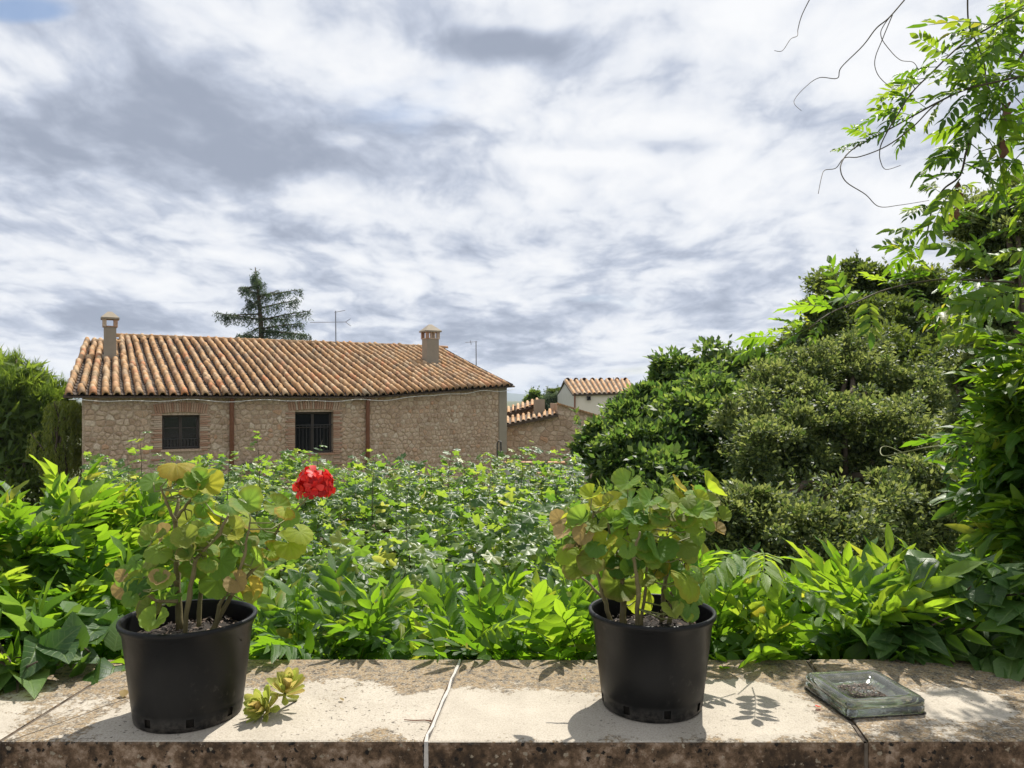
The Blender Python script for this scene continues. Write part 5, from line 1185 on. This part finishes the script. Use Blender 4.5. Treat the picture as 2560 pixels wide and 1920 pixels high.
GM = {c: [tm_mesh('geranium_leaf', t, M['ger_' + c]) for t in GER] for c in ('green', 'yellow', 'olive', 'dry')}
def geranium(label, pp, stems, leaves, crop, flower=None, seed=0, extra=140):
    ox, oy, sc = crop; rr = random.Random(seed); X, Y0 = pp; base = Vector((X, Y0, .172))
    g = thing('geranium', label, 'plant', tuple(base)); px = lambda x, y: (ox + x * sc, oy + y * sc)
    segs = []
    for k, st in enumerate(stems):
        dy = rr.uniform(-.06, .05); pts = []
        for i, q in enumerate(st):
            u, v = px(*q); pts.append(P(u, v, Y0 + dy * (1 + .4 * i)))
        pts[0].z = .168 if st[0][1] > 930 else pts[0].z; n = len(pts); r0 = .0085 if k == 0 else (.006 if k < 5 else .0042)
        # knobbly: subdivide and vary the radius
        out = []; rad = []
        for i in range(n - 1):
            for s in range(5):
                t = s / 5; out.append(pts[i].lerp(pts[i + 1], t) + Vector((rr.uniform(-.0015, .0015), rr.uniform(-.0015, .0015), 0))); rad.append((r0 * (1 - .55 * (i + t) / (n - 1))) * (1.18 if s == 0 else rr.uniform(.92, 1.05)))
        out.append(pts[-1]); rad.append(r0 * .4); MB().tube(out, rad, 8).build('stem', M['gstem'], g, True); segs += out[3:]
    ys = [l[1] for l in leaves]; ymin, ymax = min(ys), max(ys)
    # smaller leaves filling the plant between the big ones
    for _ in range(extra):
        a = rr.choice(leaves); b = rr.choice(leaves); t = rr.uniform(.15, .85)
        if abs(a[0] - b[0]) + abs(a[1] - b[1]) > 420: continue
        leaves = leaves + [(a[0] + (b[0] - a[0]) * t + rr.gauss(0, 25), a[1] + (b[1] - a[1]) * t + rr.gauss(0, 25), rr.uniform(70, 125), rr.choice(('green', 'green', 'green', 'green', 'green', 'olive', 'yellow')))]
    for (lx, ly, d, c) in leaves:
        u, v = px(lx, ly); h = 1 - (ly - ymin) / (ymax - ymin); yy = Y0 + rr.uniform(-.11, .07) + (.0 if h > .3 else -.03); p = P(u, v, yy); size = d * sc * yy / F * 1.38
        near = min(segs, key=lambda s: (s - p).length + .6 * max(0, s.z - p.z)); axis = Vector((X, Y0, p.z)); rad = (p - axis); rad.z = 0
        rad = rad.normalized() if rad.length > .01 else Vector((0, -1, 0))
        nrm = Vector((0, 0, 1)) * (.30 + .55 * h) + Vector((0, -1, 0)) * (1.05 - .55 * h) + rad * .35 + Vector((rr.gauss(0, .28), rr.gauss(0, .25), rr.gauss(0, .22)))
        tip = rad * .7 + Vector((0, -.2, -.75 + .3 * h)) + Vector((rr.gauss(0, .3), rr.gauss(0, .3), 0))
        var = rr.randrange(6) if c != 'dry' else rr.choice((2, 4, 4))
        Ml = M4(frames(np.array([p]), np.array([tip]), np.array([nrm]), [size])[0]); place(link('leaf', GM[c][var], g), Ml)
        j = near; mid = (j + p) * .5 + Vector((0, 0, -.012)) + rad * .006
        MB().tube([j, mid, p - (Ml.to_3x3() @ Vector((0, 0, .02)))], [.0019, .0016, .0013], 5).build('petiole', M['greenstem'], g, True)
    if flower:
        fx, fy, Rf, path = flower; c = P(fx, fy, Y0 - .02); pts = [P(*px(*q), Y0 - .015) for q in path] + [c + Vector((-.012, 0, -.02))]
        MB().tube(pts, .0022, 6).build('peduncle', M['greenstem'], g, True)
        root = pts[-1]; ped = MB(); fl = []
        n = 40; hd = None
        for i in range(n):
            z = 1 - 1.55 * (i + .5) / n; a = i * 2.39996; q = math.sqrt(max(0, 1 - z * z)); d = Vector((q * math.cos(a), q * math.sin(a), z)).normalized(); rad = Rf * rr.uniform(.6, 1.1); e = c + Vector((d.x * rad, d.y * rad, d.z * rad * .92)); ped.tube([root, root.lerp(e, .5) + d * .004, e], .0007, 4, False); fl.append((e, d))
        hd = ped.build('flower_head', M['greenstem'], g, True)
        # a floret: five rounded, slightly reflexed petals
        fms = []
        for v in range(3):
            V, Fq, UV, o = [], [], [], 0; r2 = random.Random(v)
            for k in range(5):
                a = 2 * math.pi * k / 5 + r2.uniform(-.15, .15); t = leaflet(.72, .02 + .05 * r2.random(), -.10 + .3 * r2.random(), .04, (.2, .5, .8, .96), (.35, .8, 1.0, .72), seed=v * 5 + k)[0] * .021 * r2.uniform(.8, 1.1)
                ca, sa = math.cos(a), math.sin(a); V += [(x * ca - y * sa, x * sa + y * ca, z + y * .25) for x, y, z in t]
            T = leaflet(); k_ = len(T[0])
            fs = [np.concatenate([f + i * k_ for i in range(5)]) for f in T[1]]; uv = np.concatenate([np.concatenate([T[2], np.full((k_, 1), r2.random())], 1) for i in range(5)])
            fms.append(np_mesh('floret', np.array(V), fs, M['petal'], uv))
        for e, d in fl:
            y = d.cross(Vector((rr.gauss(0, 1), rr.gauss(0, 1), rr.gauss(0, 1)))); o = link('floret', rr.choice(fms), hd); place(o, M4(frames(np.array([e]), np.array([y]), np.array([d + Vector((rr.gauss(0, .25), rr.gauss(0, .25), rr.gauss(0, .25)))]), [rr.uniform(.85, 1.1)])[0]))
    return g
c_, y_, o_, d_ = 'green', 'yellow', 'olive', 'dry'
geranium('leggy geranium with yellowing leaves and one red flower head', PL,
    [[(1010, 1010), (990, 700), (985, 400), (1000, 280)], [(1110, 1020), (1125, 760), (1150, 600), (1190, 430)], [(1180, 990), (1300, 820), (1440, 660), (1530, 510), (1570, 430)], [(1030, 1000), (1060, 820), (1100, 620), (1230, 480), (1280, 380)], [(1200, 990), (1230, 880), (1280, 810)],
     [(985, 420), (930, 300), (900, 220)], [(985, 400), (1060, 300), (1130, 230)], [(990, 760), (900, 660), (840, 600)], [(995, 860), (880, 860), (800, 800)], [(1300, 820), (1370, 600), (1400, 420)]],
    [(985, 95, 150, y_), (860, 190, 115, c_), (1030, 130, 115, c_), (1065, 185, 90, c_), (940, 210, 95, y_), (1160, 205, 130, y_), (1150, 160, 100, c_), (1080, 255, 90, y_), (1060, 410, 125, o_), (1140, 330, 100, c_), (1180, 395, 95, y_), (1250, 375, 145, c_), (1280, 320, 105, c_), (1385, 310, 140, c_),
     (1400, 400, 130, y_), (1550, 325, 115, c_), (1600, 355, 90, y_), (1470, 470, 120, c_), (1380, 500, 110, o_), (1680, 470, 125, y_), (1625, 535, 145, y_), (1520, 580, 95, y_), (930, 490, 95, d_), (855, 500, 100, o_), (850, 570, 125, c_), (1140, 490, 115, c_), (1030, 520, 105, c_), (830, 690, 145, c_), (770, 770, 115, c_),
     (690, 720, 60, d_), (890, 740, 85, d_), (800, 830, 105, c_), (830, 890, 115, o_), (872, 970, 115, c_), (970, 830, 85, c_), (1100, 660, 135, c_), (1235, 640, 150, c_), (1220, 745, 155, c_), (1350, 610, 115, c_), (1410, 680, 110, o_), (1330, 750, 100, d_), (1165, 650, 85, c_), (1410, 790, 95, y_), (1420, 840, 70, o_), (690, 800, 80, d_), (730, 840, 70, c_), (910, 620, 90, c_),
     (1290, 470, 110, o_), (1330, 430, 90, c_), (1200, 520, 100, c_), (950, 570, 90, c_), (1060, 600, 95, o_), (760, 640, 80, c_), (1290, 560, 105, o_), (1450, 590, 95, c_), (900, 820, 80, c_), (1170, 560, 90, c_)],
    (0, 1120, .446), flower=(788, 1212, .034, [(1570, 430), (1640, 360), (1710, 295)]), seed=2)
geranium('bushy flowerless geranium with round scalloped leaves and woody stems', PR,
    [[(600, 970), (605, 800), (590, 600), (640, 400), (660, 250)], [(680, 970), (690, 750), (660, 560), (700, 420)], [(830, 970), (835, 760), (880, 600), (890, 420), (940, 250), (1060, 200)], [(870, 970), (875, 800), (950, 640), (1010, 520), (1080, 380)], [(540, 960), (490, 800), (440, 620), (330, 480), (260, 390)], [(700, 970), (740, 700), (740, 500), (760, 330)], [(480, 800), (400, 720), (320, 660)],
     [(990, 960), (1000, 900), (1010, 840)], [(440, 620), (420, 450), (430, 300)], [(590, 600), (530, 460), (510, 340)]],
    [(630, 135, 125, c_), (935, 160, 130, y_), (1100, 170, 140, y_), (420, 210, 100, y_), (340, 310, 95, c_), (480, 270, 115, y_), (650, 230, 135, c_), (760, 240, 115, c_), (890, 280, 175, o_), (1100, 240, 105, o_), (1060, 350, 135, o_), (232, 350, 85, d_), (300, 370, 95, y_), (450, 385, 105, o_), (530, 350, 115, c_), (620, 370, 95, c_), (700, 360, 115, c_), (820, 390, 105, y_),
     (910, 370, 95, c_), (1170, 330, 85, o_), (380, 440, 100, d_), (330, 480, 90, d_), (550, 560, 135, o_), (660, 500, 105, c_), (805, 520, 155, c_), (960, 490, 140, o_), (990, 550, 85, o_), (690, 570, 95, c_), (780, 650, 125, c_), (880, 640, 125, c_), (980, 710, 165, y_), (580, 720, 175, o_), (690, 812, 135, y_), (960, 820, 105, c_), (1030, 800, 75, c_), (890, 880, 100, o_), (970, 920, 60, c_),
     (420, 580, 125, o_), (330, 640, 110, o_), (250, 430, 80, d_), (560, 430, 110, c_), (740, 450, 110, o_), (860, 460, 100, c_), (500, 480, 110, y_), (980, 400, 110, o_), (1000, 290, 110, c_), (560, 240, 100, y_), (710, 290, 110, c_), (600, 640, 110, o_), (820, 320, 110, c_), (400, 330, 100, o_), (450, 210, 80, c_), (880, 200, 95, o_), (1140, 410, 90, d_), (300, 540, 70, d_), (980, 620, 85, y_), (640, 640, 90, c_), (720, 700, 90, o_), (370, 520, 85, y_), (1030, 440, 90, c_), (760, 380, 95, c_), (1040, 190, 100, y_)],
    (1300, 1150, .428), seed=5)

# ------------------------------------------------------------------ glass block, succulent, bits on the coping
def glass_block():
    c = Vector((.816, 1.79, .002)); g = thing('glass_block', 'square clear glass block with a dirty hollow lying on the coping', 'glass block', tuple(c))
    rot = math.radians(8); m = MB(); S, H, n = .095, .036, 5
    def ring(hs, rc, z, k=5):
        out = []
        for q in range(4):
            cx = (hs - rc) * (1, -1, -1, 1)[q]; cy = (hs - rc) * (1, 1, -1, -1)[q]
            for i in range(k): a = math.pi / 2 * (q + i / (k - 1)); out.append((cx + rc * math.cos(a), cy + rc * math.sin(a), z))
        return out
    rs = [ring(S - .004, .012, 0), ring(S, .014, .004), ring(S, .014, .015), ring(S - .003, .013, .017), ring(S - .003, .013, .019), ring(S, .014, .021), ring(S, .014, H - .006), ring(S - .006, .014, H),
          ring(S - .022, .014, H - .001), ring(S - .034, .016, H - .007), ring(S - .045, .016, H - .014), ring(S - .056, .014, H - .017)]
    N = len(rs[0]); vs = [p for r in rs for p in r]; fs = [tuple(range(N))[::-1]] + [(k * N + i, k * N + (i + 1) % N, (k + 1) * N + (i + 1) % N, (k + 1) * N + i) for k in range(len(rs) - 1) for i in range(N)] + [tuple((len(rs) - 1) * N + i for i in range(N))]
    o = m.add(vs, fs).build('glass_body', M['glass'], g, True, world=False); o.rotation_euler.z = rot
    ro, ri = ring(S + .003, .015, .0012), ring(S - .012, .010, .0012); N2 = len(ro)
    gr = MB().add(ro + ri, [(i, (i + 1) % N2, N2 + (i + 1) % N2, N2 + i) for i in range(N2)]).build('grime', M['soil'], g, world=False); gr.rotation_euler.z = rot
    L = 650; a = NR.uniform(-1, 1, (L, 2)); a = np.sign(a) * np.abs(a) ** .7 * .038; cr, sr = math.cos(rot), math.sin(rot)
    pos = np.stack([c.x + a[:, 0] * cr - a[:, 1] * sr, c.y + a[:, 0] * sr + a[:, 1] * cr + .004, np.full(L, c.z + H - .0165) + NR.uniform(0, .002, L)], 1)
    Ms = frames(pos, unit(L) * [1, 1, .2], unit(L) * .3 + [0, 0, 1], NR.uniform(.003, .009, L)); field('dirt', SLEAF, Ms, M['chip'], g)
glass_block()
def succulent():
    g = thing('succulent_cutting', 'small yellow-green succulent cutting with two rosettes lying beside a pot', 'succulent', (-.52, 1.70, .0)); rr = random.Random(8)
    tm = leaflet(.34, .10, -.22, .0, (.25, .55, .8, .94), (.5, .85, 1.0, .55)); me = tm_mesh('succulent_leaf', tm, M['succ'])
    cs = [(P(660, 1772, 1.70), Vector((-.25, -.75, .55))), (P(714, 1728, 1.735), Vector((.25, -.35, .85)))]
    for c, ax in cs:
        ax.normalize(); st = MB().tube([Vector((c.x + .01, c.y + .05, .004)), c - ax * .028, c], [.004, .0045, .003], 6).build('rosette', M['greenstem'], g, True)
        a0 = ax.cross(Vector((.3, .2, .9))).normalized(); b0 = ax.cross(a0); n = 30
        for i in range(n):
            a = i * 2.39996; t = i / n; d = (a0 * math.cos(a) + b0 * math.sin(a)) * math.sin(.25 + 1.35 * t) + ax * math.cos(.25 + 1.35 * t)
            place(link('leaf', me, st), M4(frames(np.array([c - ax * .014 * t]), np.array([d]), np.array([ax + d * -.1]), [(.026 + .030 * math.sin(1.2 + 1.3 * t)) * rr.uniform(.9, 1.1)])[0]))
succulent()
def bits():
    def flat(name, label, cat, x, y, s, rot, mat):
        m = MB(); V, Fs, UV = leaflet(.7, .18, -.2, .04, seed=int(x * 100)); o = link(name, np_mesh(name, V * s, Fs, mat, np.concatenate([UV, np.zeros((len(UV), 1))], 1))); o.location = (x, y, .004); o.rotation_euler = (.1, .15, rot); tag(o, label, cat); return o
    a = P(318, 1738, 1.80); flat('dry_petal', 'curled pinkish dry petal on the coping left of the flowering pot', 'petal', a.x - .01, 1.80, .03, .4, M['ger_dry'])
    flat('dry_petal', 'shrivelled red petal on the coping beside the glass block', 'petal', .70, 1.745, .016, 2.0, M['petal']); 
    w = thing('twig', 'short brown twig lying on the pale coping next to the white mortar joint', 'twig', (-.205, 1.672, .003))
    MB().tube([(-.235, 1.675, .004), (-.215, 1.671, .004), (-.19, 1.673, .004), (-.175, 1.668, .004)], [.001, .0013, .0013, .0022], 5).build('twig_stem', M['drypod'], w)
    flat('fallen_leaf', 'small dry brown leaf lying on the coping near the succulent cutting', 'leaf', -.39, 1.78, .014, 1.0, M['ger_dry'])
bits()
